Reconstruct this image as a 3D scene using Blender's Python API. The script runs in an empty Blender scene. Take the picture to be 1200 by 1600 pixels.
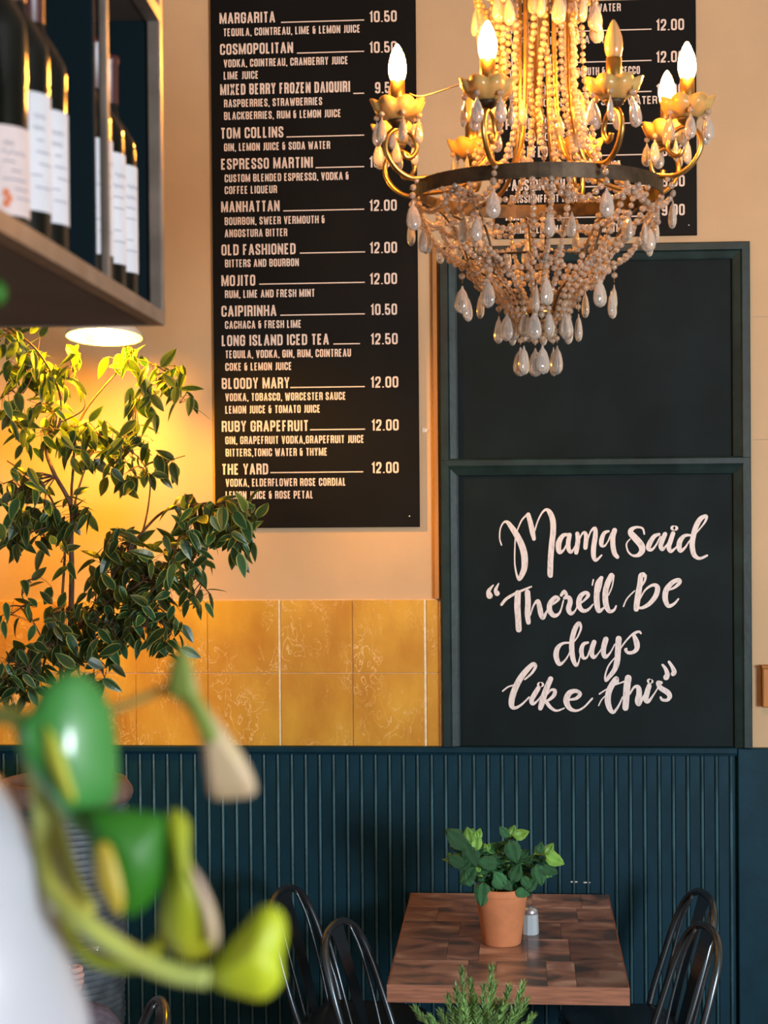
import bpy, math, random
from mathutils import Vector, Matrix, noise as mnoise
random.seed(7)
R = math.radians
scene = bpy.context.scene
COL = scene.collection

# ------------------------------------------------------------------ camera
EYE = Vector((0, 0, 2.2)); F = 2700.0
yaw, pit, rol = R(4.4), math.atan(40 / F), 0.0085
fw = Vector((-math.sin(yaw) * math.cos(pit), math.cos(yaw) * math.cos(pit), -math.sin(pit)))
rt0 = fw.cross(Vector((0, 0, 1))).normalized(); up0 = rt0.cross(fw)
RT = rt0 * math.cos(rol) - up0 * math.sin(rol); UP = up0 * math.cos(rol) + rt0 * math.sin(rol)
cd = bpy.data.cameras.new('camera'); cam = bpy.data.objects.new('camera', cd); COL.objects.link(cam)
m = Matrix((RT, UP, -fw)).transposed().to_4x4(); m.translation = EYE; cam.matrix_world = m
cd.sensor_fit = 'VERTICAL'; cd.sensor_height = 36; cd.lens = F / 1600 * 36; cd.clip_start = .02
cd.dof.use_dof = True; cd.dof.focus_distance = 5.4; cd.dof.aperture_fstop = (cd.lens / 1000) / .0078
scene.camera = cam
scene.view_settings.view_transform = 'Standard'; scene.view_settings.look = 'None'
scene.view_settings.gamma = 1; scene.view_settings.use_curve_mapping = False
scene.view_settings.exposure = 0.0
scene.cycles.sample_clamp_indirect = 4; scene.cycles.sample_clamp_direct = 0
scene.cycles.caustics_reflective = False; scene.cycles.caustics_refractive = False
scene.cycles.max_bounces = 8; scene.cycles.transmission_bounces = 6; scene.cycles.transparent_max_bounces = 8

def P(px, py, Y):
    d = fw * F + RT * (px - 600) + UP * (800 - py)
    return EYE + d * (Y / d.y)

# ------------------------------------------------------------------ light
w = bpy.data.worlds.new('daylight'); scene.world = w; w.use_nodes = True
w.node_tree.nodes['Background'].inputs[0].default_value = (.55, .68, .9, 1)
w.node_tree.nodes['Background'].inputs[1].default_value = .6
def area(name, loc, aim, sx, sy, power, color):
    l = bpy.data.lights.new(name, 'AREA'); l.shape = 'RECTANGLE'; l.size = sx; l.size_y = sy
    l.energy = power; l.color = color
    o = bpy.data.objects.new(name, l); COL.objects.link(o); o.location = loc
    o.rotation_euler = (Vector(aim) - Vector(loc)).to_track_quat('-Z', 'Y').to_euler(); return o
area('daylight_window_right', (4.1, -2.12, 1.95), (3.3, 4, 1.2), 1.7, 1.6, 560, (.86, .93, 1))
area('daylight_window_left', (-2.2, -2.12, 2.0), (-2.2, 4, 2.0), 2.0, 1.6, 22, (.80, .90, 1))
WARM = (1, .60, .25)

# ------------------------------------------------------------------ materials
MATS = {}
def mat(name, col, rough=.5, metal=0, var=0, vscale=20, bump=0, bscale=60, emit=None, estr=0, trans=0,
        coat=0, col2=None, stretch=(1, 1, 1), rnd=0, sheen=0, alpha=1, ior=1.5, spec=.5, sss=0, detail=6, thr=None):
    if name in MATS: return MATS[name]
    mt = bpy.data.materials.new(name); mt.use_nodes = True; nt = mt.node_tree; b = nt.nodes['Principled BSDF']
    def S(k, v):
        if k in b.inputs: b.inputs[k].default_value = v
    S('Base Color', (*col, 1)); S('Roughness', rough); S('Metallic', metal); S('Transmission Weight', trans)
    S('Coat Weight', coat); S('Coat Roughness', .15); S('Alpha', alpha); S('IOR', ior); S('Specular IOR Level', spec)
    if sss: S('Subsurface Weight', sss); S('Subsurface Radius', (.02, .01, .005)); S('Subsurface Scale', .05)
    if emit: S('Emission Color', (*emit, 1)); S('Emission Strength', estr)
    src = None
    if var or col2 or bump:
        tc = nt.nodes.new('ShaderNodeTexCoord'); mp = nt.nodes.new('ShaderNodeMapping')
        mp.inputs['Scale'].default_value = stretch
        nt.links.new(tc.outputs['Object'], mp.inputs['Vector'])
    if var or col2:
        nz = nt.nodes.new('ShaderNodeTexNoise'); nz.inputs['Scale'].default_value = vscale; nz.inputs['Detail'].default_value = detail
        nt.links.new(mp.outputs[0], nz.inputs['Vector'])
        rp = nt.nodes.new('ShaderNodeValToRGB')
        a, c = (thr if thr else (.35, .65))
        rp.color_ramp.elements[0].position = a; rp.color_ramp.elements[1].position = c
        c2 = col2 if col2 else tuple(min(1, x * (1 + var)) for x in col)
        c1 = col if col2 else tuple(x * (1 - var) for x in col)
        rp.color_ramp.elements[0].color = (*c1, 1); rp.color_ramp.elements[1].color = (*c2, 1)
        nt.links.new(nz.outputs[0], rp.inputs[0]); src = rp.outputs[0]
    if rnd:
        oi = nt.nodes.new('ShaderNodeObjectInfo'); hs = nt.nodes.new('ShaderNodeHueSaturation')
        mr = nt.nodes.new('ShaderNodeMapRange'); mr.inputs[3].default_value = 1 - rnd; mr.inputs[4].default_value = 1 + rnd
        nt.links.new(oi.outputs['Random'], mr.inputs[0]); nt.links.new(mr.outputs[0], hs.inputs['Value'])
        hs.inputs['Color'].default_value = (*col, 1)
        if src: nt.links.new(src, hs.inputs['Color'])
        src = hs.outputs[0]
    if src: nt.links.new(src, b.inputs['Base Color'])
    if bump:
        n2 = nt.nodes.new('ShaderNodeTexNoise'); n2.inputs['Scale'].default_value = bscale; n2.inputs['Detail'].default_value = 4
        nt.links.new(mp.outputs[0], n2.inputs['Vector'])
        bp = nt.nodes.new('ShaderNodeBump'); bp.inputs['Strength'].default_value = bump; bp.inputs['Distance'].default_value = .004
        nt.links.new(n2.outputs[0], bp.inputs['Height']); nt.links.new(bp.outputs[0], b.inputs['Normal'])
    MATS[name] = mt; return mt

M_wall = mat('wall_plaster', (.62, .445, .26), .8, var=.05, vscale=3, bump=.25, bscale=35)
M_room = mat('room_paint', (.45, .42, .38), .9, var=.04, vscale=2)
M_floor = mat('floor_boards', (.16, .12, .09), .5, var=.2, vscale=6, stretch=(1, 8, 1))
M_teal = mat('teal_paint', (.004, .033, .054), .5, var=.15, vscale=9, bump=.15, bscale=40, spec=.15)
M_bead = mat('teal_bead_highlight', (.035, .105, .135), .36, var=.35, vscale=30, stretch=(1, 1, .25), bump=.3, bscale=150, spec=.6)  # paler than the boards: the highlight caught by the bead is in its colour
M_chalk = mat('chalkboard_face', (.0055, .012, .014), .6, var=.25, vscale=4, spec=.12)
M_frame = mat('chalkboard_frame_paint', (.010, .026, .026), .42, spec=.3, var=.3, vscale=12, bump=.2, bscale=50)
M_menu = mat('menu_face', (.0055, .0055, .005), .55, var=.2, vscale=3, spec=.12)
M_menutext = mat('menu_print', (.86, .71, .60), .7)
M_paint = mat('white_brush_paint', (.74, .70, .70), .6, var=.18, vscale=90, stretch=(3, 1, .6), thr=(.3, .5))
M_ochre = mat('ochre_wood_strip', (.46, .20, .045), .6, var=.2, vscale=14, stretch=(1, 1, .15))
M_grout = mat('pale_grout', (.72, .52, .28), .8, var=.1)
M_groutl = mat('cream_grout_bead', (.95, .80, .52), .6, var=.12, vscale=50)
M_brass = mat('antique_brass', (.58, .34, .10), .30, metal=1, var=.15, vscale=30)
M_iron = mat('dark_bronze', (.075, .05, .028), .5, metal=.6, var=.3, vscale=30)
M_crystal = mat('crystal_bead', (1, .80, .62), .06, trans=.72, ior=1.5, spec=.9)
M_drop = mat('crystal_drop', (1, .90, .80), .06, trans=.74, ior=1.5, spec=.9)
M_dish = mat('amber_dish_glass', (.96, .56, .17), .2, trans=.4, ior=1.4)
M_bulb = mat('lit_bulb', (1, .8, .5), .3, emit=(1, .38, .05), estr=800)
M_bulboff = mat('unlit_bulb_glass', (.95, .62, .26), .12, trans=.55)
M_rail = mat('shelf_rail_metal', (.17, .135, .11), .45, metal=.25, var=.25, vscale=14)
M_shelfin = mat('shelf_panel_paint', (.003, .010, .014), .7, spec=.1)
M_under = mat('shelf_underside_board', (.075, .055, .045), .7, var=.2, vscale=8)
M_bottle = mat('bottle_glass', (.002, .003, .002), .10, spec=.3)
M_label = mat('paper_label', (.62, .62, .66), .7, var=.04, vscale=30)
M_label2 = mat('pink_paper_label', (.64, .52, .50), .7, var=.04, vscale=30)
M_ink = mat('label_ink', (.22, .22, .30), .7)
M_inkred = mat('label_red_ink', (.60, .16, .06), .7)
M_caps = mat('capsule_foil', (.055, .006, .008), .35, spec=.7)
M_gold = mat('gold_foil', (.65, .45, .16), .35, metal=.6)
M_lampw = mat('lamp_enamel', (.85, .83, .78), .35)
M_lampbulb = mat('lamp_bulb', (1, .8, .5), .3, emit=(1, .41, .006), estr=2300)
M_black = mat('black_metal', (.012, .012, .013), .4, metal=.4)
M_gun = mat('gunmetal', (.12, .15, .175), .26, metal=.9, spec=.8)
M_bark = mat('bark', (.11, .06, .035), .8, var=.35, vscale=40, stretch=(1, 1, .3))
M_leafd = mat('ficus_green', (.018, .078, .028), .30, rnd=.6, var=.3, vscale=25)
M_leafe = mat('ficus_pale_edge', (.28, .36, .11), .4, rnd=.4)
for k in ('ficus_green', 'ficus_pale_edge'):
    mt = MATS[k]; nt = mt.node_tree; out = nt.nodes['Material Output']; pb = nt.nodes['Principled BSDF']
    tl = nt.nodes.new('ShaderNodeBsdfTranslucent'); ms = nt.nodes.new('ShaderNodeMixShader'); ms.inputs[0].default_value = .28
    tl.inputs[0].default_value = (.16, .26, .03, 1)
    nt.links.new(pb.outputs[0], ms.inputs[1]); nt.links.new(tl.outputs[0], ms.inputs[2]); nt.links.new(ms.outputs[0], out.inputs[0])
M_stone = mat('planter_stone_rim', (.20, .135, .115), .7, var=.2, vscale=15)
M_ribs = mat('planter_ribs', (.085, .11, .13), .5, var=.3, vscale=18)
M_soil = mat('soil', (.05, .025, .015), .95, bump=.8, bscale=80)
M_redgravel = mat('red_gravel', (.30, .07, .045), .8, var=.3, vscale=60)
M_terra = mat('terracotta', (.70, .27, .115), .75, var=.10, vscale=14, bump=.15, bscale=90)
M_mint = mat('mint_green', (.05, .20, .075), .38, rnd=.45, var=.35, vscale=120, bump=.6, bscale=220)
M_mintl = mat('mint_light', (.20, .42, .08), .4, rnd=.3)
M_rose = mat('rosemary_green', (.25, .45, .15), .5, rnd=.4, var=.25, vscale=90)
M_shaker = mat('shaker_glass', (.62, .72, .78), .2, trans=.15, spec=.7)
M_shakerm = mat('shaker_lid_metal', (.75, .8, .85), .25, metal=.8)
M_edge = mat('table_edge_wood', (.36, .15, .085), .42, var=.25, vscale=10, stretch=(1, 6, 12))
M_vase = mat('white_glaze', (.46, .47, .52), .35, var=.03, coat=.3)
M_white = mat('paint_chip_white', (.8, .72, .62), .7)
M_win = mat('window_glass', (.9, .95, 1), .05, trans=1, ior=1.02)

def plank_mat():
    mt = bpy.data.materials.new('table_plank_wood'); mt.use_nodes = True; nt = mt.node_tree; b = nt.nodes['Principled BSDF']
    tc = nt.nodes.new('ShaderNodeTexCoord'); mp = nt.nodes.new('ShaderNodeMapping'); mp.inputs['Scale'].default_value = (6, 10, 5)
    oi = nt.nodes.new('ShaderNodeObjectInfo')
    ad = nt.nodes.new('ShaderNodeVectorMath'); ad.operation = 'ADD'
    sc = nt.nodes.new('ShaderNodeVectorMath'); sc.operation = 'SCALE'; sc.inputs[3].default_value = 9
    cx = nt.nodes.new('ShaderNodeCombineXYZ')
    L = nt.links.new
    L(oi.outputs['Random'], cx.inputs[0]); L(oi.outputs['Random'], cx.inputs[1]); L(cx.outputs[0], sc.inputs[0])
    L(tc.outputs['Object'], ad.inputs[0]); L(sc.outputs[0], ad.inputs[1]); L(ad.outputs[0], mp.inputs[0])
    nz = nt.nodes.new('ShaderNodeTexNoise'); nz.inputs['Scale'].default_value = 1.0; nz.inputs['Detail'].default_value = 9; nz.inputs['Distortion'].default_value = .6
    L(mp.outputs[0], nz.inputs[0])
    rp = nt.nodes.new('ShaderNodeValToRGB'); e = rp.color_ramp.elements
    e[0].position = .36; e[0].color = (.12, .10, .095, 1); e[1].position = .66; e[1].color = (.66, .47, .38, 1)
    c = e.new(.47); c.color = (.33, .19, .145, 1); c = e.new(.56); c.color = (.42, .26, .20, 1)
    L(nz.outputs[0], rp.inputs[0])
    hs = nt.nodes.new('ShaderNodeHueSaturation'); mr = nt.nodes.new('ShaderNodeMapRange'); mr.inputs[3].default_value = .6; mr.inputs[4].default_value = 1.35
    L(oi.outputs['Random'], mr.inputs[0]); L(mr.outputs[0], hs.inputs['Value']); L(rp.outputs[0], hs.inputs['Color'])
    L(hs.outputs[0], b.inputs['Base Color']); b.inputs['Roughness'].default_value = .28
    return mt
M_plank = plank_mat()
def tile_mat():
    mt = bpy.data.materials.new('gold_tile'); mt.use_nodes = True; nt = mt.node_tree; b = nt.nodes['Principled BSDF']; L = nt.links.new
    tc = nt.nodes.new('ShaderNodeTexCoord')
    mp = nt.nodes.new('ShaderNodeMapping'); mp.inputs['Scale'].default_value = (1, 1, .6); L(tc.outputs['Object'], mp.inputs[0])
    n1 = nt.nodes.new('ShaderNodeTexNoise'); n1.inputs['Scale'].default_value = 5; n1.inputs['Detail'].default_value = 6; L(mp.outputs[0], n1.inputs[0])
    r1 = nt.nodes.new('ShaderNodeValToRGB'); r1.color_ramp.elements[0].position = .35; r1.color_ramp.elements[1].position = .68
    r1.color_ramp.elements[0].color = (.56, .245, .016, 1); r1.color_ramp.elements[1].color = (.80, .45, .045, 1); L(n1.outputs[0], r1.inputs[0])
    n2 = nt.nodes.new('ShaderNodeTexNoise'); n2.inputs['Scale'].default_value = 19; n2.inputs['Detail'].default_value = 8; n2.inputs['Distortion'].default_value = 1.6; L(mp.outputs[0], n2.inputs[0])
    # thin pale scratches where the noise crosses .5, kept to patches
    a = nt.nodes.new('ShaderNodeMath'); a.operation = 'SUBTRACT'; a.inputs[1].default_value = .5; L(n2.outputs[0], a.inputs[0])
    ab = nt.nodes.new('ShaderNodeMath'); ab.operation = 'ABSOLUTE'; L(a.outputs[0], ab.inputs[0])
    r2 = nt.nodes.new('ShaderNodeValToRGB'); r2.color_ramp.elements[0].position = .003; r2.color_ramp.elements[0].color = (1, 1, 1, 1)
    r2.color_ramp.elements[1].position = .018; r2.color_ramp.elements[1].color = (0, 0, 0, 1); L(ab.outputs[0], r2.inputs[0])
    n3 = nt.nodes.new('ShaderNodeTexNoise'); n3.inputs['Scale'].default_value = 7; n3.inputs['Detail'].default_value = 3
    o3 = nt.nodes.new('ShaderNodeVectorMath'); o3.operation = 'ADD'; o3.inputs[1].default_value = (3, 7, 1); L(mp.outputs[0], o3.inputs[0]); L(o3.outputs[0], n3.inputs[0])
    r3 = nt.nodes.new('ShaderNodeValToRGB'); r3.color_ramp.elements[0].position = .44; r3.color_ramp.elements[1].position = .60; L(n3.outputs[0], r3.inputs[0])
    mu = nt.nodes.new('ShaderNodeMath'); mu.operation = 'MULTIPLY'; L(r2.outputs[0], mu.inputs[0]); L(r3.outputs[0], mu.inputs[1])
    mx = nt.nodes.new('ShaderNodeMix'); mx.data_type = 'RGBA'; L(mu.outputs[0], mx.inputs[0]); L(r1.outputs[0], mx.inputs[6]); mx.inputs[7].default_value = (.92, .64, .28, 1)
    L(mx.outputs[2], b.inputs['Base Color']); b.inputs['Roughness'].default_value = .38
    bp = nt.nodes.new('ShaderNodeBump'); bp.inputs['Strength'].default_value = .3; bp.inputs['Distance'].default_value = .003; L(n2.outputs[0], bp.inputs['Height']); L(bp.outputs[0], b.inputs['Normal'])
    return mt
M_tile = tile_mat()

# ------------------------------------------------------------------ mesh helpers
class MB:
    def __init__(s): s.v = []; s.f = []; s.m = []; s.sm = []
    def add(s, vs, fs, mi=0, smooth=True):
        o = len(s.v); s.v += [Vector(v) for v in vs]
        for f in fs: s.f.append([i + o for i in f]); s.m.append(mi); s.sm.append(smooth)
        return s
    def box(s, lo, hi, mi=0):
        x0, y0, z0 = lo; x1, y1, z1 = hi
        return s.add([(x0,y0,z0),(x1,y0,z0),(x1,y1,z0),(x0,y1,z0),(x0,y0,z1),(x1,y0,z1),(x1,y1,z1),(x0,y1,z1)],
              [(0,3,2,1),(4,5,6,7),(0,1,5,4),(1,2,6,5),(2,3,7,6),(3,0,4,7)], mi, False)
    def bbox(s, lo, hi, b, mi=0):
        """box with bevelled front (-Y) edges"""
        x0,y0,z0 = lo; x1,y1,z1 = hi
        return s.add([(x0,y1,z0),(x1,y1,z0),(x1,y1,z1),(x0,y1,z1),(x0,y0+b,z0),(x1,y0+b,z0),(x1,y0+b,z1),(x0,y0+b,z1),
                      (x0+b,y0,z0+b),(x1-b,y0,z0+b),(x1-b,y0,z1-b),(x0+b,y0,z1-b)],
              [(0,1,5,4),(1,2,6,5),(2,3,7,6),(3,0,4,7),(4,5,9,8),(5,6,10,9),(6,7,11,10),(7,4,8,11),(8,9,10,11),(3,2,1,0)], mi, False)
    def tube(s, pts, r, n=8, mi=0, cap=True, closed=False, flat=None):
        pts = [Vector(p) for p in pts]; k = len(pts)
        if not hasattr(r, '__len__'): r = [r] * k
        rings = []; ref = None
        for i, p in enumerate(pts):
            if closed: t = pts[(i + 1) % k] - pts[i - 1]
            else: t = pts[min(i + 1, k - 1)] - pts[max(i - 1, 0)]
            if t.length < 1e-9: t = Vector((0, 0, 1))
            t.normalize()
            if ref is None:
                ref = Vector((0, 0, 1)) if abs(t.z) < .9 else Vector((1, 0, 0))
            a = (ref - t * ref.dot(t))
            if a.length < 1e-6: a = t.orthogonal()
            a.normalize(); b = t.cross(a); ref = a
            if flat: ring = [p + a * math.cos(2*math.pi*j/n) * r[i] * flat[0] + b * math.sin(2*math.pi*j/n) * r[i] * flat[1] for j in range(n)]
            else: ring = [p + (a * math.cos(2*math.pi*j/n) + b * math.sin(2*math.pi*j/n)) * r[i] for j in range(n)]
            rings.append(ring)
        vs = [v for q in rings for v in q]; fs = []
        for i in range(k if closed else k - 1):
            i2 = (i + 1) % k
            for j in range(n):
                j2 = (j + 1) % n; fs.append((i*n+j, i*n+j2, i2*n+j2, i2*n+j))
        if cap and not closed: fs.append(tuple(range(n))[::-1]); fs.append(tuple((k-1)*n + j for j in range(n)))
        return s.add(vs, fs, mi)
    def lathe(s, prof, n=24, c=(0, 0, 0), mi=0, wob=None, capb=True, capt=False):
        c = Vector(c); vs = []; fs = []
        for i, (r, z) in enumerate(prof):
            for j in range(n):
                a = 2 * math.pi * j / n; rr = r * (wob(a, i) if wob else 1)
                vs.append(c + Vector((rr * math.cos(a), rr * math.sin(a), z)))
        for i in range(len(prof) - 1):
            for j in range(n):
                j2 = (j + 1) % n; fs.append((i*n+j, i*n+j2, (i+1)*n+j2, (i+1)*n+j))
        if capb and prof[0][0] > 1e-5: fs.append(tuple(range(n))[::-1])
        if capt: fs.append(tuple((len(prof)-1)*n + j for j in range(n)))
        return s.add(vs, fs, mi)
    def ball(s, c, r, n=8, k=5, sc=(1, 1, 1), mi=0):
        prof = [(r * math.sin(math.pi * i / k) * sc[0], -r * math.cos(math.pi * i / k) * sc[2]) for i in range(k + 1)]
        return s.lathe(prof, n, c, mi, capb=False)
    def build(s, name, mats, parent=None, smooth=True):
        me = bpy.data.meshes.new(name); me.from_pydata([tuple(v) for v in s.v], [], s.f)
        for mt in (mats if isinstance(mats, (list, tuple)) else [mats]): me.materials.append(mt)
        me.polygons.foreach_set('material_index', s.m)
        me.polygons.foreach_set('use_smooth', [bool(a and smooth) for a in s.sm])
        me.update(); me.validate()
        o = bpy.data.objects.new(name, me); COL.objects.link(o)
        if parent: o.parent = parent
        return o
def share(o, parent=None, loc=None, rot=None, scale=None, mw=None):
    c = o.copy(); COL.objects.link(c)
    if parent is not None: c.parent = parent
    if loc is not None: c.location = loc
    if rot is not None: c.rotation_euler = rot
    if scale is not None: c.scale = scale if hasattr(scale, '__len__') else (scale,) * 3
    if mw is not None: c.matrix_basis = mw
    return c
def empty(name, loc=(0, 0, 0), rz=0, label=None, cat=None, group=None, kind=None):
    o = bpy.data.objects.new(name, None); COL.objects.link(o); o.location = loc; o.rotation_euler = (0, 0, rz); o.empty_display_size = .05
    return tag(o, label, cat, group, kind)
def tag(o, label=None, cat=None, group=None, kind=None):
    if label: o['label'] = label
    if cat: o['category'] = cat
    if group: o['group'] = group
    if kind: o['kind'] = kind
    return o
def copy_tree(o, parent=None):
    c = o.copy(); COL.objects.link(c); c.parent = parent
    for ch in list(o.children): copy_tree(ch, c)
    return c
def catmull(pts, n=6):
    out = []; k = len(pts)
    for i in range(k - 1):
        p0, p1, p2, p3 = pts[max(i-1,0)], pts[i], pts[i+1], pts[min(i+2,k-1)]
        for j in range(n):
            t = j / n
            out.append(tuple(.5*((2*b)+(-a+c)*t+(2*a-5*b+4*c-d)*t*t+(-a+3*b-3*c+d)*t**3) for a,b,c,d in zip(p0,p1,p2,p3)))
    out.append(tuple(pts[-1])); return out

# ------------------------------------------------------------------ the room
WY = 6.2                       # plaster face of the far wall
def struct(name, mb, m_, parent=None): return tag(mb.build(name, m_, parent), kind='structure' if parent is None else None)
XL, XR, YB, CH = -3.6, 5.6, -2.2, 4.4
struct('floor', MB().box((XL-.1, YB-.1, -.1), (XR+.1, WY+.2, 0)), M_floor)
struct('ceiling', MB().box((XL-.1, YB-.1, CH), (XR+.1, WY+.2, CH+.1)), M_room)
wall = struct('wall_back', MB().box((XL-.1, WY, 0), (XR+.1, WY+.2, CH)), M_wall)
struct('wall_left', MB().box((XL-.1, YB, 0), (XL, WY, CH)), M_room)
struct('wall_right', MB().box((XR, YB, 0), (XR+.1, WY, CH)), M_room)
mb = MB(); wins = [(-3.25, -1.15), (3.2, 5.0)]; z0, z1 = 1.15, 2.85
mb.box((XL, YB-.1, 0), (XR, YB, z0)); mb.box((XL, YB-.1, z1), (XR, YB, CH))
xs = [XL, wins[0][0], wins[0][1], wins[1][0], wins[1][1], XR]
for i in (0, 2, 4): mb.box((xs[i], YB-.1, z0), (xs[i+1], YB, z1))
struct('wall_rear', mb, M_room)
for k, (a, b) in enumerate(wins):
    f = MB()
    for lo, hi in (((a, z0), (b, z0+.06)), ((a, z1-.06), (b, z1)), ((a, z0+.06), (a+.06, z1-.06)), ((b-.06, z0+.06), (b, z1-.06)), (((a+b)/2-.025, z0+.06), ((a+b)/2+.025, z1-.06))):
        f.box((lo[0], YB-.08, lo[1]), (hi[0], YB-.02, hi[1]))
    fo = struct('window_%d' % (k+1), f, M_teal)
    MB().box((a+.06, YB-.055, z0+.06), (b-.06, YB-.05, z1-.06)).build('pane', M_win, fo)

def XW(px, py=900, Y=WY): return P(px, py, Y).x
def ZW(py, px=700, Y=WY): return P(px, py, Y).z

# wainscot: boards with a bead, ledge cap
zt = ZW(1180, 700, WY-.03); zl = ZW(1168, 680, WY-.05)
wains = tag(MB().box((XL, WY-.012, 0), (XW(1153), WY, zt)).build('wainscot', M_teal), kind='structure')
pitch = .0505; xg = XW(545.8, 1250, WY-.03); xe = XW(1151, 1300, WY-.03)
bm_ = MB(); hw = pitch - .013
zb = .12
def board_profile():
    pr = [(0, -.004), (.0015, -.012), (hw-.0015, -.012), (hw, -.005)]
    n = 6
    for j in range(1, n): 
        a = math.pi * j / n; pr.append((hw + .0065 - .0065*math.cos(a), -.005 - .0125*math.sin(a)))
    pr.append((pitch, -.004)); return pr
pr = board_profile(); vs = []; fs = []; mi = []
for (x, y) in pr: vs += [(x, y, 0), (x, y, 1)]
b1 = MB()
for i in range(len(pr)-1):
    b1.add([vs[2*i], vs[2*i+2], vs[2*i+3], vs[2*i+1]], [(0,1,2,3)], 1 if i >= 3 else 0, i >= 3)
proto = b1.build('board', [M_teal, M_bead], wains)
proto.location = (xg - 25*pitch, WY-.012, zb); proto.scale = (1, 1, zt - zb)
i = 0
x = xg - 25*pitch
while True:
    x += pitch
    if x + pitch > xe: break
    o = share(proto, wains, loc=(x, WY-.012, zb))
xb0 = xg - 25*pitch
b = MB()   # boards further left, out of the picture: joined
xx = xb0 - pitch
while xx > XL + pitch:
    for i in range(len(pr)-1):
        q = [(xx+vs[2*i][0]-0, WY-.012+vs[2*i][1], zb), (xx+vs[2*i+2][0], WY-.012+vs[2*i+2][1], zb), (xx+vs[2*i+3][0], WY-.012+vs[2*i+3][1], zt), (xx+vs[2*i+1][0], WY-.012+vs[2*i+1][1], zt)]
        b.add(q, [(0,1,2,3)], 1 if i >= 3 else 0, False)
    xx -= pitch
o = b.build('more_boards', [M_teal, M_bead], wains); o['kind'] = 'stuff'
MB().box((XL, WY-.030, 0), (xe, WY-.012, zb)).build('skirting', M_teal, wains)
cap = MB(); 
for (y0, za, zc) in ((-.040, zl-.022, zl), (-.032, zl-.030, zl-.022)): cap.bbox((XL, WY+y0, za), (xe+.003, WY, zc), .003)
cap.build('ledge_cap', M_teal, wains)
MB().bbox((xe+.004, WY-.034, 0), (XR, WY, ZW(1170, 1170, WY-.034))).build('flat_panel', M_teal, wains) if False else None
mb = MB(); mb.bbox((xe+.005, WY-.036, 0), (2.3, WY, ZW(1170, 1175, WY-.036)), .003)
mb.build('flat_panel', M_teal, wains)
for k, px in enumerate((897, 917)):
    p = P(px, 1378+k, WY-.026); MB().box((p.x-.012, WY-.0262, p.z-.002), (p.x+.012, WY-.0235, p.z+.002)).build('paint_chip', M_white, wains)

# gold tiles above the ledge
yt = WY - .010
tx = [-14-226, -14-113, -14, 99, 212, 324.5, 437, 551, 664.5, 689]
zr = [ZW(1167.5, 600, yt), ZW(1052, 500, yt), ZW(937.5, 520, yt)]
tiles = tag(MB().box((XW(-250, 1000), WY-.006, zr[0]-.01), (XW(691, 1050, yt), WY, zr[2]+.003)).build('trim_1', M_grout), kind='structure')
for i in range(len(tx)-1):
    for j in range(2):
        xa, xb = XW(tx[i], 1050, yt), XW(tx[i+1], 1050, yt)
        ga = .0055 if tx[i] in (437, 664.5) else .0014; gb = .0014 if i < len(tx)-2 else .004
        if tx[i+1] == 664.5: gb = .003
        dy = random.uniform(-.0012, .0012)
        MB().bbox((xa+ga, WY-.0105+dy, zr[j]+.0016), (xb-gb, WY-.005, zr[j+1]-.0016), .0015).build('tile', M_tile, tiles)
for xg_, w_ in ((437, .0026), (664.5, .0036), (688, .0026)):
    xx = XW(xg_, 1050, yt); MB().box((xx-w_, WY-.0125, zr[0]+.001), (xx+w_, WY-.006, zr[2]-.001)).build('grout_strip', M_groutl, tiles)
MB().box((XW(-250, 1000), WY-.0125, zr[0]-.001), (XW(689, 1050, yt), WY-.006, zr[0]+.0032)).build('grout_strip', M_groutl, tiles)
# ochre timber strip beside the blackboard frame
tag(MB().bbox((XW(677.5, 700), WY-.022, zr[2]+.003), (XW(685.5, 700), WY, ZW(384, 690)), .002).build('trim_2', M_ochre), kind='structure')
# shallow plaster joints on the right-hand side of the wall
jm = mat('plaster_joint', (.46, .35, .25), .9)
for py in (495, 687):
    z = ZW(py, 1190, WY); MB().box((XW(1178), WY-.0006, z-.0015), (2.4, WY+.01, z+.0015)).build('joint', jm, wall)

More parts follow.
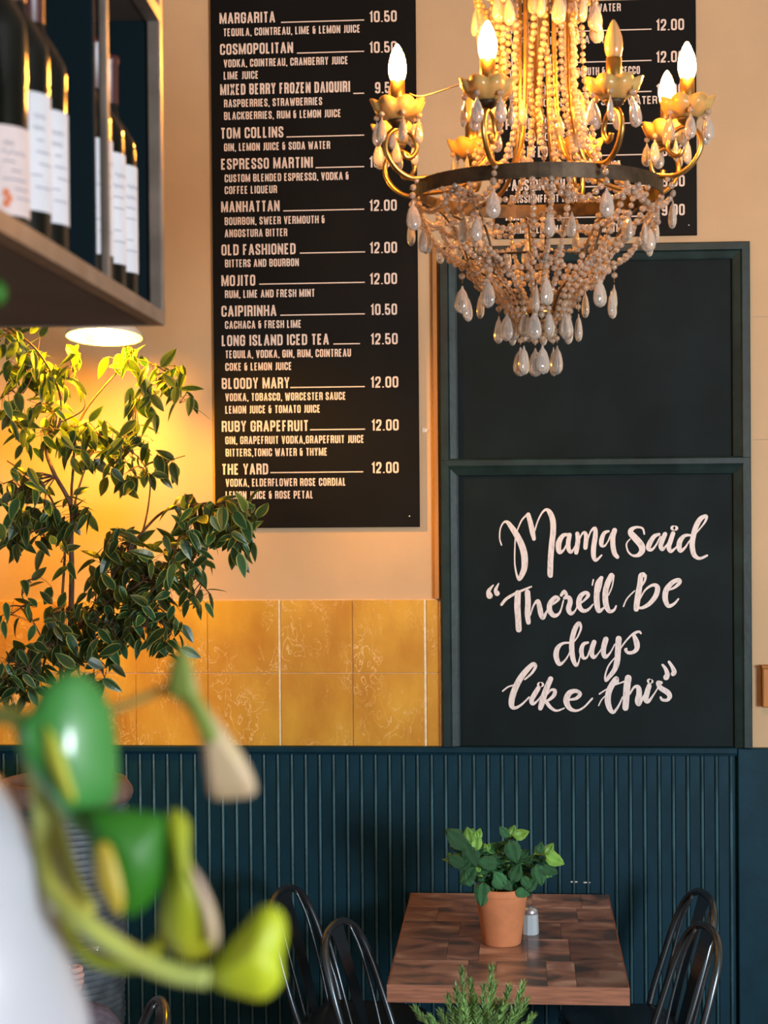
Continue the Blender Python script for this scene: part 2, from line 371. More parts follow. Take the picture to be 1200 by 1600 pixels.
# ------------------------------------------------------------------ lettering
ST = .165
def rr(x0=0, y0=0, x1=1, y1=1, c=.17):
    cx = min(.5, .30)
    return [(x0,y0+c),(x0,y1-c),(x0+cx*.25,y1-c*.3),(x0+cx,y1),(x1-cx,y1),(x1-cx*.25,y1-c*.3),(x1,y1-c),(x1,y0+c),(x1-cx*.25,y0+c*.3),(x1-cx,y0),(x0+cx,y0),(x0+cx*.25,y0+c*.3)]
O_ = ('c', rr())
G = {
'A': (.47, [('l', [(0,-.09),(.5,1.09)]), ('l', [(1,-.09),(.5,1.09)]), ('l', [(.2,.24),(.8,.24)])]),
'B': (.43, [('l', [(0,0),(0,1),(.7,1),(.95,.93),(1,.8),(1,.66),(.9,.55),(.6,.52),(0,.52)]), ('l', [(.6,.52),(.92,.46),(1,.36),(1,.15),(.9,.04),(.65,0),(0,0)])]),
'C': (.42, [('l', [(1,.64),(1,.83),(.92,.95),(.7,1),(.3,1),(.08,.95),(0,.83),(0,.17),(.08,.05),(.3,0),(.7,0),(.92,.05),(1,.17),(1,.36)])]),
'D': (.43, [('c', [(0,0),(0,1),(.6,1),(.9,.95),(1,.82),(1,.18),(.9,.05),(.6,0)])]),
'E': (.37, [('l', [(1,1),(0,1),(0,0),(1,0)]), ('l', [(0,.52),(.85,.52)])]),
'F': (.35, [('l', [(1,1),(0,1),(0,-.08)]), ('l', [(0,.5),(.85,.5)])]),
'G': (.42, [('l', [(1,.66),(1,.83),(.92,.95),(.7,1),(.3,1),(.08,.95),(0,.83),(0,.17),(.08,.05),(.3,0),(.7,0),(.92,.05),(1,.17),(1,.48),(.55,.48)])]),
'H': (.44, [('l', [(0,-.08),(0,1.08)]), ('l', [(1,-.08),(1,1.08)]), ('l', [(0,.52),(1,.52)])]),
'I': (.155, [('l', [(.5,-.08),(.5,1.08)])]),
'J': (.28, [('l', [(1,1.08),(1,.15),(.85,.03),(.5,0),(0,0)])]),
'K': (.44, [('l', [(0,-.08),(0,1.08)]), ('l', [(1,1.1),(.15,.42)]), ('l', [(.38,.62),(1.03,-.1)])]),
'L': (.35, [('l', [(0,1.08),(0,0),(1,0)])]),
'M': (.57, [('l', [(0,-.08),(0,1),(.06,1),(.5,.05),(.94,1),(1,1),(1,-.08)])]),
'N': (.45, [('l', [(0,-.08),(0,1),(.04,1),(.96,0),(1,0),(1,1.08)])]),
'O': (.42, [O_]),
'P': (.41, [('l', [(0,-.08),(0,1),(.65,1),(.92,.95),(1,.83),(1,.6),(.92,.48),(.65,.43),(0,.43)])]),
'Q': (.42, [O_, ('l', [(.6,.2),(1.15,-.08)])]),
'R': (.42, [('l', [(0,-.08),(0,1),(.65,1),(.92,.95),(1,.83),(1,.66),(.92,.54),(.65,.5),(0,.5)]), ('l', [(.65,.5),(.93,.42),(.97,.25),(1,-.08)])]),
'S': (.40, [('l', [(.97,.7),(.97,.84),(.88,.96),(.65,1),(.33,1),(.08,.95),(0,.83),(0,.72),(.15,.58),(.8,.4),(1,.26),(1,.16),(.9,.04),(.65,0),(.33,0),(.08,.05),(0,.18),(0,.32)])]),
'T': (.39, [('l', [(-.1,1),(1.1,1)]), ('l', [(.5,-.08),(.5,1)])]),
'U': (.42, [('l', [(0,1.08),(0,.17),(.08,.05),(.3,0),(.7,0),(.92,.05),(1,.17),(1,1.08)])]),
'V': (.45, [('l', [(0,1.09),(.46,-.02),(.54,-.02),(1,1.09)])]),
'W': (.62, [('l', [(0,1.09),(.22,-.02),(.28,-.02),(.5,.9),(.72,-.02),(.78,-.02),(1,1.09)])]),
'X': (.45, [('l', [(0,1.1),(1,-.1)]), ('l', [(1,1.1),(0,-.1)])]),
'Y': (.43, [('l', [(0,1.09),(.5,.42),(1,1.09)]), ('l', [(.5,-.08),(.5,.42)])]),
'Z': (.39, [('l', [(0,1),(1,1),(0,0),(1,0)])]),
'0': (.42, [O_]), '1': (.25, [('l', [(-.1,.8),(.9,.98),(.9,-.08)])]),
'2': (.40, [('l', [(0,.68),(0,.83),(.1,.96),(.35,1),(.65,1),(.9,.96),(1,.83),(1,.7),(.85,.5),(.1,.15),(0,0),(1.05,0)])]),
'5': (.40, [('l', [(.95,1),(.03,1),(0,.52),(.3,.58),(.7,.58),(.95,.5),(1,.4),(1,.16),(.9,.04),(.65,0),(.33,0),(.08,.05),(0,.18),(0,.28)])]),
'8': (.41, [('c', rr(0,.0,1,.5,.14)), ('c', rr(.04,.5,.96,1,.14))]),
'9': (.41, [('l', [(1,.5),(.3,.42),(.05,.5),(0,.6),(0,.83),(.08,.95),(.3,1),(.7,1),(.92,.95),(1,.83),(1,.17),(.92,.05),(.7,0),(.3,0),(.05,.05),(0,.2)])]),
'.': (.155, [('l', [(.5,-.08),(.5,.04)])]), ',': (.155, [('l', [(.6,.06),(.6,-.04),(.2,-.2)])]),
'&': (.40, [('l', [(1,.5),(.1,.5),(0,.38),(0,.17),(.08,.05),(.3,0),(.6,0),(.75,.08),(.75,.72)]), ('l', [(.1,.5),(0,.62),(0,.84),(.08,.95),(.3,1),(.8,1)])]),
}
def ribbon(mb, pts, w, closed=False, y=0.0):
    """pts: (x, z) pairs, w: width or list of widths; flat ribbon in the XZ plane"""
    k = len(pts)
    if not hasattr(w, '__len__'): w = [w] * k
    vs = []
    for i in range(k):
        p = Vector(pts[i])
        a = Vector(pts[(i-1) % k]) if (closed or i > 0) else None
        c = Vector(pts[(i+1) % k]) if (closed or i < k-1) else None
        d1 = (p - a).normalized() if a is not None and (p-a).length > 1e-9 else None
        d2 = (c - p).normalized() if c is not None and (c-p).length > 1e-9 else None
        if d1 is None: d1 = d2
        if d2 is None: d2 = d1
        n1 = Vector((-d1.y, d1.x)); n2 = Vector((-d2.y, d2.x)); n = n1 + n2
        if n.length < 1e-6: n = n1
        n.normalize(); s = w[i] / 2 / max(.45, n.dot(n1))
        vs += [(p.x + n.x*s, y-i*4e-7, p.y + n.y*s), (p.x - n.x*s, y-i*4e-7, p.y - n.y*s)]
    fs = [(2*i, 2*i+1, 2*((i+1) % k)+1, 2*((i+1) % k)) for i in range(k if closed else k-1)]
    mb.add(vs, fs, 0, False)
def text_mesh(mb, s, x0, x1, z, h, y):
    gap = .085; adv = []; tot = 0
    for ch in s:
        wd = .17 if ch == ' ' else G[ch][0]; adv.append(wd); tot += wd + gap
    tot -= gap; k = (x1 - x0) / (tot * h) if x1 else 1.0
    x = x0
    for ch, wd in zip(s, adv):
        if ch != ' ':
            W_ = wd * h * k; st = ST * h
            for kind, pts in G[ch][1]:
                q = [(x + st/2 + px * (W_ - st), z + st/2 + py * (h - st)) for px, py in pts]
                if ch in 'I.': q = [(x + W_/2, z + st/2 + py * (h - st)) for px, py in pts]
                ribbon(mb, q, st, kind == 'c', y)
        x += (wd + gap) * h * k
ppm = F / (WY - .02)
def menu(name, label, px0, px1, pt, pbm, rows, shift=0):
    yf = WY - .020
    xa, xb = XW(px0, 400, yf), XW(px1, 400, yf); za, zc = ZW(pbm, (px0+px1)/2, yf), ZW(pt, (px0+px1)/2, yf)
    r = empty(name, ((xa+xb)/2, WY-.004, za), label=label, cat='menu board'); c = r.location
    mb = MB(); mb.bbox((xa-c.x, -.016, 0), (xb-c.x, 0, zc-za), .0015); mb.build('board_panel', M_menu, r)
    for row in rows:
        kind, s, x0, x1, bl = row
        p0 = P(x0, bl, yf - .0006); p1 = P(x1, bl, yf - .0006)
        mb = MB()
        if kind == 'r': ribbon(mb, [(p0.x-c.x, p0.z-c.z), (p1.x-c.x, p0.z-c.z)], .0042, False, -.0166); nm = 'rule_line'
        else:
            h = (17.3 if kind == 't' else 12.4 if kind == 's' else 17.6) / ppm * (1.0)
            text_mesh(mb, s, p0.x-c.x, p1.x-c.x, p0.z-c.z, h, -.0166); nm = {'t': 'item_name', 's': 'item_description', 'p': 'price_text'}[kind]
        mb.build(nm, M_menutext, r)
    return r, c
rows = []
def item(t, x0, x1, bl, l0, l1, ly, pr, p0, p1, pb_, *subs):
    rows.append(('t', t, x0, x1, bl))
    if l0: rows.append(('r', '', l0, l1, ly))
    rows.append(('p', pr, p0, p1, pb_))
    for s in subs: rows.append(('s',) + s)
item('MARGARITA',343,430,37.5,439,569,35,'10.50',577,620,35,('TEQUILA, COINTREAU, LIME & LEMON JUICE',349,563,57))
item('COSMOPOLITAN',343.7,458,86,464,569,83,'10.50',577,620,83,('VODKA, COINTREAU, CRANBERRY JUICE',349.5,544,105.5),('LIME JUICE',349.5,404,124.5))
item('MIXED BERRY FROZEN DAIQUIRI',344,547,149,552,569,146,'9.50',586,620,146,('RASPBERRIES, STRAWBERRIES',350,503.5,168),('BLACKBERRIES, RUM & LEMON JUICE',350,533,187.5))
item('TOM COLLINS',344.7,443,217,447.5,569,214,'9.50',586,620,214,('GIN, LEMON JUICE & SODA WATER',350,516,236.5))
item('ESPRESSO MARTINI',345.5,489,265.3,493,569,262,'10.50',577,620,262,('CUSTOM BLENDED ESPRESSO, VODKA &',351,545.5,285),('COFFEE LIQUEUR',351,433,303.5))
item('MANHATTAN',345.5,437,332,442.5,569,329.5,'12.00',577,620,330,('BOURBON, SWEER VERMOUTH &',351,508,352),('ANGOSTURA BITTER',351,449,371))
item('OLD FASHIONED',346,462,399.3,468.5,570.5,395.5,'12.00',577.5,620.5,396,('BITTERS AND BOURBON',351.5,467,418))
item('MOJITO',346,399,447.3,405,570,444,'12.00',577.5,620.5,444.5,('RUM, LIME AND FRESH MINT',351.5,492,466))
item('CAIPIRINHA',346,432,495,438,570,492.5,'10.50',579,620.5,492.5,('CACHACA & FRESH LIME',351.5,471,514))
item('LONG ISLAND ICED TEA',346.5,514,541,521,562.5,537.5,'12.50',579,621.5,538.5,('TEQUILA, VODKA, GIN, RUM, COINTREAU',352,548.5,560),('COKE & LEMON JUICE',352,456,579.5))
item('BLOODY MARY',346.5,452.5,608,453.5,570,605.5,'12.00',579,622.5,606,('VODKA, TOBASCO, WORCESTER SAUCE',352,540.5,627),('LEMON JUICE & TOMATO JUICE',352,500.5,646.5))
item('RUBY GRAPEFRUIT',346.5,482,675,484.5,570.5,671.5,'12.00',580.5,623,673,('GIN, GRAPEFRUIT VODKA,GRAPEFRUIT JUICE',352,569,694.3),('BITTERS,TONIC WATER & THYME',352.5,511.5,713.5))
item('THE YARD',346.5,419,742,422.5,567.5,738.5,'12.00',580.5,623,739.5,('VODKA, ELDERFLOWER ROSE CORDIAL',352.5,540.5,760.5),('LEMON JUICE & ROSE PETAL',352.5,489.5,780))
r1, c1 = menu('menu_board', 'tall black cocktail menu board, MARGARITA to THE YARD, left of the chandelier', 332.5, 652.5, -70, 824.5, rows)
def screw(r, c, px, py):
    p = P(px, py, WY-.017); MB().ball((p.x-c.x, -.016, p.z-c.z), .0035, 8, 4, mi=0).build('screw', M_shakerm, r)
screw(r1, c1, 640, 806.5)
rows = []
rows.append(('s', 'GIN, VERMOUTH & SODA WATER', 797, 970, 22.5))
item('MARTINI',790,850,53,860,1018,50,'12.00',1025,1069,48,('VERMOUTH, VODKA OR GIN',797,970,71.5))
item('SBAGLIATO',790,866,104,880,1018,98,'12.00',1025,1069,98,('CAMPARI, SWEET VERMOUTH & PROSECCO',797,1000,121))
item('LIMETTA HAZE',790,884,152,890,1018,146,'12.00',1025,1069,149,('PROSECCO, LEMON & SODA WATER',797,1027,168))
item('PROSECCO',790,858,203,870,1018,195,'8.00',1034,1070,197,('PROSECCO, ICE & MINT',797,930,221))
item('ELDERFLOWER FIZZ',790,920,247,930,1018,243,'8.50',1034,1070,244,('ELDERFLOWER & PROSECCO ROSE',797,970,267))
item('PASSIONFRUIT',790,892,298.5,905,1018,292,'8.50',1034,1070,292,('PASSIONFRUIT PUREE',797,912,317.5))
item('PIMMS',790,830,345,840,1018,341,'9.00',1034,1070,337,('PIMMS, LEMONADE & SODA WATER',797,975,365.5))
r2, c2 = menu('menu_board', 'shorter black drinks menu board on the wall behind the chandelier', 774, 1089.5, 1.5, 370, rows)
screw(r2, c2, 1076, 352)

# white chip shaped spot + small wooden box at the right edge
p = P(662.5, 673, WY)
hb = MB(); pts = [(0,-.009),(.010,.002),(.009,.009),(.004,.011),(0,.007),(-.005,.010),(-.010,.006),(-.009,-.001)]
hb.add([(a*1.0, -.0035, b) for a, b in pts] + [(a*1.05, 0, b*1.05) for a, b in pts], [tuple(range(8))[::-1]] + [(i,(i+1)%8,8+(i+1)%8,8+i) for i in range(8)], 0, False)
o = hb.build('wall_token', M_white); o.location = (p.x, WY, p.z); o.rotation_euler = (0, R(35), 0)
tag(o, 'tiny cream heart shaped chip on the wall between menu board and blackboard', 'ornament')
xa, xb = XW(1192, 1070, WY-.05), XW(1225, 1070, WY-.05)
bx = empty('wall_box', ((xa+xb)/2, WY, ZW(1103, 1195)), label='small blurred tan wooden box on the wall at the right edge', cat='box')
hh = ZW(1042, 1195)-bx.location.z; hwx = (xb-xa)/2
MB().bbox((-hwx, -.05, 0), (hwx, 0, hh), .004).build('box_body', M_ochre, bx)
MB().bbox((-hwx-.003, -.055, hh), (hwx+.003, 0, hh+.008), .003).build('lid', M_ochre, bx)

# ------------------------------------------------------------------ framed blackboard
yf = WY - .045
X0, X1 = XW(688.5, 775, yf), XW(1174, 775, yf); ZT, ZB = ZW(381, 930, yf), ZW(1167.5, 900, yf)
ZM0, ZM1 = ZW(742.5, 930, yf), ZW(716.5, 930, yf)
XI0, XI1 = XW(716, 775, yf), XW(1147, 775, yf); ZTI = ZW(407, 930, yf)
cb = empty('blackboard', ((X0+X1)/2, WY, ZB), label='large two panel blackboard in a dark frame with white brush lettering', cat='blackboard')
C = cb.location
def rail(name, a, b, wa, horizontal):
    """moulded rail: a,b outer quad corners; trapezoid with stepped section"""
    pass
def prism(name, quad, prof, par, m_):
    # quad: outer0, outer1, inner1, inner0 (x,z); prof: list of (t across 0..1, y)
    mb = MB(); n = len(prof); vs = []
    for t, y in prof:
        for e in (0, 1):
            o_, i_ = (quad[0], quad[3]) if e == 0 else (quad[1], quad[2])
            vs.append((o_[0]+(i_[0]-o_[0])*t-C.x, y, o_[1]+(i_[1]-o_[1])*t-C.z))
    fs = [(2*i, 2*i+1, 2*i+3, 2*i+2) for i in range(n-1)] + [tuple(2*i for i in range(n)), tuple(2*i+1 for i in range(n))[::-1]]
    mb.add(vs, fs, 0, False); return mb.build(name, m_, par)
prof = [(0, 0), (0, -.040), (.06, -.045), (.46, -.045), (.56, -.038), (.90, -.030), (1, -.027), (1, -.008)]
prism('frame_rail', [(X0, ZT), (X1, ZT), (XI1, ZTI), (XI0, ZTI)], prof, cb, M_frame)
prism('frame_rail', [(X0, ZB), (X0, ZT), (XI0, ZTI), (XI0, ZB)], prof, cb, M_frame)
prism('frame_rail', [(X1, ZB), (X1, ZT), (XI1, ZTI), (XI1, ZB)], prof, cb, M_frame)
prism('frame_rail', [(X0+.001, ZM1+.004), (X1-.001, ZM1+.004), (XI1-.0, ZM0), (XI0+.0, ZM0)], [(0, -.010), (0, -.0405), (.1, -.0475), (.4, -.0475), (.6, -.040), (.95, -.030), (1, -.012)], cb, M_frame)
MB().box((XI0-C.x-.004, -.014, ZM1-C.z), (XI1-C.x+.004, -.002, ZTI-C.z+.004)).build('board_panel', M_chalk, cb)
MB().box((XI0-C.x-.004, -.016, 0.0), (XI1-C.x+.004, -.002, ZM0-C.z+.004)).build('board_panel', M_chalk, cb)
A_, B_, C_, D_ = ((740, 780), 6.), ((920, 780), 6.), ((780, 960), 7.5), ((920, 960), 7.5)
words = {
 'Mama': [(A_, [(262,430,14),(245,370,14),(250,280,14),(280,220,18),(315,215,34),(350,255,50),(400,330,60),(450,430,64),(476,530,66),(476,640,60),(450,715,50),(425,752,30),(402,700,20),(386,600,15),(386,480,14),(392,360,14),(410,290,14),(450,200,16),(490,155,22),(515,140,34)]),
  (A_, [(512,145,44),(535,230,50),(552,310,50),(566,372,38)]),
  (A_, [(572,300,14),(600,210,16),(640,130,18),(680,98,28),(715,125,50),(742,200,56),(746,300,56),(732,430,56),(722,560,56),(718,690,56),(720,715,50)]),
  (A_, [(885,332,30),(840,340,40),(803,395,54),(795,455,54),(808,498,40),(845,475,20),(880,405,16),(905,345,20)]),
  (A_, [(900,335,44),(888,400,46),(890,465,44),(912,495,34),(942,460,16),(975,380,14)]),
  (A_, [(972,322,40),(978,380,46),(970,445,48),(962,500,42)]), (A_, [(975,420,14),(1010,335,18),(1040,312,30),(1056,350,44),(1052,410,46),(1048,455,42)]),
  (A_, [(1065,390,14),(1100,300,18),(1138,275,38),(1140,350,48),(1125,450,50),(1125,535,46),(1148,572,30),(1200,525,16)]),
  (B_, [(185,300,22),(145,318,36),(120,380,46),(120,430,40),(150,436,20),(182,390,14),(210,320,16)]),
  (B_, [(242,292,50),(226,350,50),(226,430,50),(240,505,48),(268,542,38)])],
 'said': [(B_, [(520,325,18),(505,275,20),(450,262,24),(400,284,44),(396,320,60),(440,370,66),(490,430,66),(500,480,58),(470,520,44),(420,530,24),(375,500,18),(355,450,16),(357,410,14),(385,375,12)]),
  (B_, [(660,328,26),(612,350,42),(568,420,50),(560,462,46),(590,474,28),(630,430,18),(672,350,16)]), (B_, [(715,327,44),(688,390,46),(674,440,44),(692,470,34),(730,430,16),(760,380,12)]),
  (B_, [(790,320,44),(767,390,46),(750,448,46),(768,488,36),(810,460,18),(840,420,12)]), (B_, [(788,270,50),(815,272,50)]),
  (B_, [(960,338,20),(900,342,34),(856,390,50),(846,450,50),(862,484,38),(905,450,20),(945,390,14),(1030,290,14),(1085,220,20),(1105,172,26),(1090,158,34),(1040,192,50),(1000,270,52),(975,370,52),(970,450,52),(990,525,46),(1040,555,30),(1108,528,22)])],
 "Therell": [(A_, [(185,805,12),(142,860,40),(150,905,64)]), (A_, [(235,790,12),(207,850,36),(220,883,54)]),
  (A_, [(262,988,28),(310,932,30),(400,880,26),(540,820,18)]), (A_, [(415,880,60),(410,1000,62),(418,1120,60),(423,1222,58)]),
  (A_, [(505,872,54),(510,970,56),(505,1080,54),(514,1155,46)]), (A_, [(530,1090,14),(565,990,18),(603,955,38),(620,1020,52),(634,1085,50),(656,1108,38),(695,1030,14)]),
  (A_, [(705,1005,16),(760,972,22),(798,935,28),(765,920,38),(716,980,50),(716,1050,52),(760,1092,42),(810,1058,20),(842,950,14)]),
  (A_, [(822,900,30),(850,866,36),(870,900,30),(850,928,24),(890,920,40),(906,960,50),(890,1030,52),(915,1072,38),(955,1040,16),(985,960,14)]),
  (A_, [(990,985,16),(1040,945,22),(1075,900,36),(1050,876,36),(1000,912,48),(986,990,52),(1020,1043,42),(1070,1038,28),(1120,985,14)]),
  (B_, [(42,755,16),(33,805,14)]), (B_, [(118,738,40),(86,790,52),(75,880,56),(76,980,56),(95,1048,42),(145,1015,18)]),
  (B_, [(126,740,14),(118,800,14),(100,870,12)]), (B_, [(212,716,54),(176,790,56),(155,880,56),(160,980,56),(190,1048,42),(235,1040,26),(256,1000,16)]), (B_, [(235,715,14),(218,820,14),(184,900,12)])],
 'be': [(B_, [(325,1005,14),(360,930,14),(430,858,12)]), (B_, [(510,708,50),(488,720,50),(480,790,52),(465,880,58),(450,980,58),(445,1030,52)]), (B_, [(532,715,26),(526,760,22),(492,820,16)]),
  (B_, [(480,935,14),(530,850,18),(600,805,30),(643,825,48),(630,900,50),(570,978,42),(500,1018,30),(455,1012,20)]),
  (B_, [(745,852,16),(800,830,24),(850,785,36),(842,757,40),(782,782,46),(727,850,54),(716,930,54),(745,1000,40),(800,980,26),(840,935,16)])],
 'days': [(C_, [(820,332,24),(740,342,34),(682,400,60),(667,490,66),(700,578,54),(750,560,28),(810,480,18),(860,350,16),(920,260,20),(958,160,28),(935,102,44),(890,165,62),(857,280,62),(850,400,66),(865,520,60),(900,596,42),(930,560,20),(950,480,14)]),
  (C_, [(1040,330,30),(985,352,46),(962,430,56),(985,508,42),(1030,500,24),(1060,420,18),(1085,340,18)]), (C_, [(1112,325,60),(1088,400,62),(1086,468,58),(1112,503,42),(1160,460,18),(1205,390,14)]),
  (D_, [(200,292,68),(176,380,66),(172,455,60),(196,498,48),(250,450,22),(305,350,16)]), (D_, [(350,285,74),(345,350,74),(340,450,72),(330,560,72),(300,650,60),(240,730,50),(200,775,34),(192,720,22),(222,620,20),(272,545,18),(335,480,16)]),
  (D_, [(355,425,16),(420,330,20),(490,252,24),(545,215,34),(590,202,28),(610,222,24)]), (D_, [(530,250,46),(560,330,70),(563,400,58),(520,443,44),(460,448,40),(430,415,34),(442,402,24)])],
 'like': [(C_, [(40,900,18),(100,852,20),(165,830,18)]), (C_, [(300,762,20),(380,690,30),(425,615,40),(400,582,50),(330,645,66),(250,745,74),(190,860,76),(150,980,76),(147,1070,64),(190,1096,40),(270,1050,26),(350,970,20)]),
  (C_, [(460,862,58),(412,940,62),(378,1008,58),(396,1048,42),(450,1010,22),(510,930,16)]), (C_, [(472,822,62),(497,822,62)]),
  (C_, [(603,755,64),(562,850,70),(522,960,74),(495,1055,70),(482,1100,56)]), (C_, [(560,935,24),(610,885,30),(652,895,48),(640,950,48),(585,1000,34),(545,1012,24)]), (C_, [(548,1020,48),(600,1088,42),(670,1128,28),(760,1100,18)]),
  (C_, [(820,1000,24),(900,985,40),(948,935,48),(900,897,48),(822,922,68),(787,1010,76),(822,1096,58),(900,1128,32),(990,1090,24),(1090,985,24)])],
 'this': [(D_, [(125,932,20),(200,882,16),(300,830,14),(420,785,22)]), (D_, [(115,1070,14),(150,1000,16),(200,950,14)]), (D_, [(328,800,50),(322,755,60),(280,812,72),(237,900,74),(222,1010,74),(246,1106,64),(290,1146,40),(350,1070,24),(395,970,18)]),
  (D_, [(462,745,82),(447,850,84),(437,980,80),(430,1095,76)]), (D_, [(480,935,20),(530,855,30),(578,855,58),(590,930,70),(572,1015,68),(592,1048,48),(645,950,20)]),
  (D_, [(708,835,58),(682,920,66),(668,1000,62),(700,1018,42),(760,940,20),(810,860,16)]), (D_, [(708,780,60),(732,785,54)]),
  (D_, [(848,800,40),(812,802,50),(840,860,62),(920,912,68),(948,960,58),(920,1003,40),(862,1000,36),(842,972,28)]),
  (D_, [(865,592,30),(900,640,44),(920,700,60),(906,738,72)]), (D_, [(940,557,34),(975,610,44),(1000,670,60),(988,696,60)])],
}
for wname, strokes in words.items():
    mb = MB()
    for si, ((org, sc), pts) in enumerate(strokes):
        q = catmull(pts, 6); yy = -.0163 - si * .00009
        w3 = [(P(org[0]+a/sc, org[1]+b/sc, WY-.0165), c/sc) for a, b, c in q]
        k = (WY-.0165) / F
        ribbon(mb, [(p.x-C.x, p.z-C.z) for p, c in w3], [c*k*.94 for p, c in w3], False, yy)
        for p, c in (w3[0], w3[-1]):
            r_ = c*k*.47; mb.add([(p.x-C.x+r_*math.cos(t*math.pi/5), yy-.00004, p.z-C.z+r_*math.sin(t*math.pi/5)) for t in range(10)], [tuple(range(10))[::-1]], 0, False)
    mb.build('painted_word', M_paint, cb)

# ------------------------------------------------------------------ chandelier
DCH = 3.9; S_ = F / DCH
cc = P(840, 289, DCH)
ch = empty('chandelier', cc, label='brass chandelier with candle bulbs, crystal drops and bead strands', cat='chandelier')
def U(r, phi, z): a = R(phi); return Vector((r*math.cos(a)/S_, -r*math.sin(a)/S_, z/S_))
# ring band
mb = MB(); n = 72
for (ra, rb, za, zc) in ((193, 190, 0, -22),):
    vs = []
    for j in range(n):
        a = 360*j/n; vs += [U(ra, a, za), U(ra, a, zc), U(rb, a, zc), U(rb, a, za)]
    fs = []
    for j in range(n):
        j2 = (j+1) % n
        for q in range(4): fs.append((4*j+q, 4*j2+q, 4*j2+(q+1) % 4, 4*j+(q+1) % 4))
    mb.add(vs, fs, 0, False)
mb.build('ring_band', M_iron, ch)
def ringtube(r, z, t, name, m_):
    MB().tube([U(r, 360*j/48, z) for j in range(48)], t/S_, 6, closed=True).build(name, m_, ch)
ringtube(108, -118, 1.8, 'basket_ring', M_iron); ringtube(27, -198, 3.2, 'finial_ring', M_brass); ringtube(100, 322, 4, 'crown_ring', M_brass)
MB().lathe([(.3/S_, -210/S_), (14/S_, -206/S_), (24/S_, -199/S_), (24/S_, -195/S_), (5/S_, -190/S_)], 20).build('finial_cup', M_iron, ch)
PH = [63, 108, 153, 198, 243, 288, 333, 18]
rib = catmull([(190,-22),(172,-30),(150,-42),(130,-68),(114,-100),(107,-120),(92,-134),(66,-148),(44,-168),(30,-198)], 3)
arm = catmull([(58,330),(56,260),(57,190),(61,125),(70,75),(88,35),(115,12),(150,2),(185,0),(215,-2),(240,12),(255,36),(252,58),(236,71),(219,67),(208,55),(205,40),(213,29),(223,29),(227,37)], 4)
for ph in PH:
    MB().tube([U(r, ph+22, z) for r, z in rib], 1.9/S_, 6).build('rib', M_iron, ch)
    MB().tube([U(r, ph, z) for r, z in arm], 3.6/S_, 8, flat=(1.0, 1.25)).build('arm', M_brass, ch)
MB().lathe([(0,420/S_),(12/S_,415/S_),(6/S_,380/S_),(14/S_,350/S_),(6/S_,320/S_),(5/S_,120/S_),(10/S_,100/S_),(4/S_,80/S_),(0,60/S_)][::-1], 14, capb=False).build('centre_stem', M_brass, ch)
for k in range(8): MB().tube([U(100, 45*k, 322), U(60, 45*k, 338), U(8, 45*k, 345)], 2.2/S_, 6).build('crown_spoke', M_brass, ch)
# chain to the ceiling
top = (CH - cc.z) * S_
nl = int((top - 430) / 26); mb = MB()
for k in range(nl + 1):
    zc_ = 425 + k*26; pts = []
    for j in range(10):
        a = 2*math.pi*j/10; x = 7*math.cos(a); z = zc_ + 15*math.sin(a)
        pts.append(Vector((x/S_, 0, z/S_)) if k % 2 else Vector((0, x/S_, z/S_)))
    mb.tube(pts, 1.8/S_, 6, closed=True)
mb.build('chain', M_brass, ch)
MB().lathe([(5/S_, (top-30)/S_), (40/S_, (top-8)/S_), (45/S_, top/S_)], 20, capt=True).build('ceiling_rose', M_brass, ch)
# dish / cup / sleeve / bulb prototypes in local px units
def dish_mb():
    mb = MB(); n = 48
    sc = lambda a, i: 1 + (.15*abs(math.sin(4*a)) if i >= 2 else 0) + (.03 if i == 3 else 0)
    zz = lambda a, i: 0
    prof = [(9, -14), (20, -12), (31, -2), (37, 11), (34, 10), (27, -1), (10, -8)]
    vs = []; fs = []
    for i, (r_, z_) in enumerate(prof):
        for j in range(n):
            a = 2*math.pi*j/n; rr_ = r_*sc(a, min(i, 6-i if i > 3 else i)); z2 = z_ + (5.5*abs(math.sin(4*a)) if i in (3, 4) else 0)
            vs.append(Vector((rr_*math.cos(a), rr_*math.sin(a), z2))/S_)
    for i in range(6):
        for j in range(n): fs.append((i*n+j, i*n+(j+1) % n, (i+1)*n+(j+1) % n, (i+1)*n+j))
    return mb.add(vs, fs)
def pl(l): return [(r_/S_, z_/S_) for r_, z_ in l]
bulbprof = pl([(9,0),(11,4),(13,12),(13.3,20),(12,30),(9,40),(5.5,48),(2.5,53),(.2,55)])
dish = cup = sleeve = lit = off = None
for i, ph in enumerate(PH):
    pos = U(235, ph, 96)
    if dish is None:
        dish = dish_mb().build('candle_dish', M_dish, ch)
        cup = MB().lathe(pl([(2,-27),(7,-25),(14,-18),(16,-14),(9,-12)]), 20).build('cup', M_iron, ch)
        sleeve = MB().lathe(pl([(11,-8),(11,46),(8,46.5)]), 20, capt=True).build('candle_sleeve', M_brass, ch)
        lit = MB().lathe(bulbprof, 16).build('bulb', M_bulb, ch)
        off = MB().lathe(bulbprof, 16).build('bulb', M_bulboff, ch); off['label'] = 'unlit clear candle bulb'
        for o in (dish, cup, sleeve): o.location = pos
        off.location = pos + Vector((0, 0, 46/S_))
    else:
        for o in (dish, cup, sleeve): share(o, ch, loc=pos)
        b_ = pos + Vector((0, 0, 46/S_))
        if i == 1: lit.location = b_
        elif i in (2, 7, 6): share(lit, ch, loc=b_)
        else: share(off, ch, loc=b_)
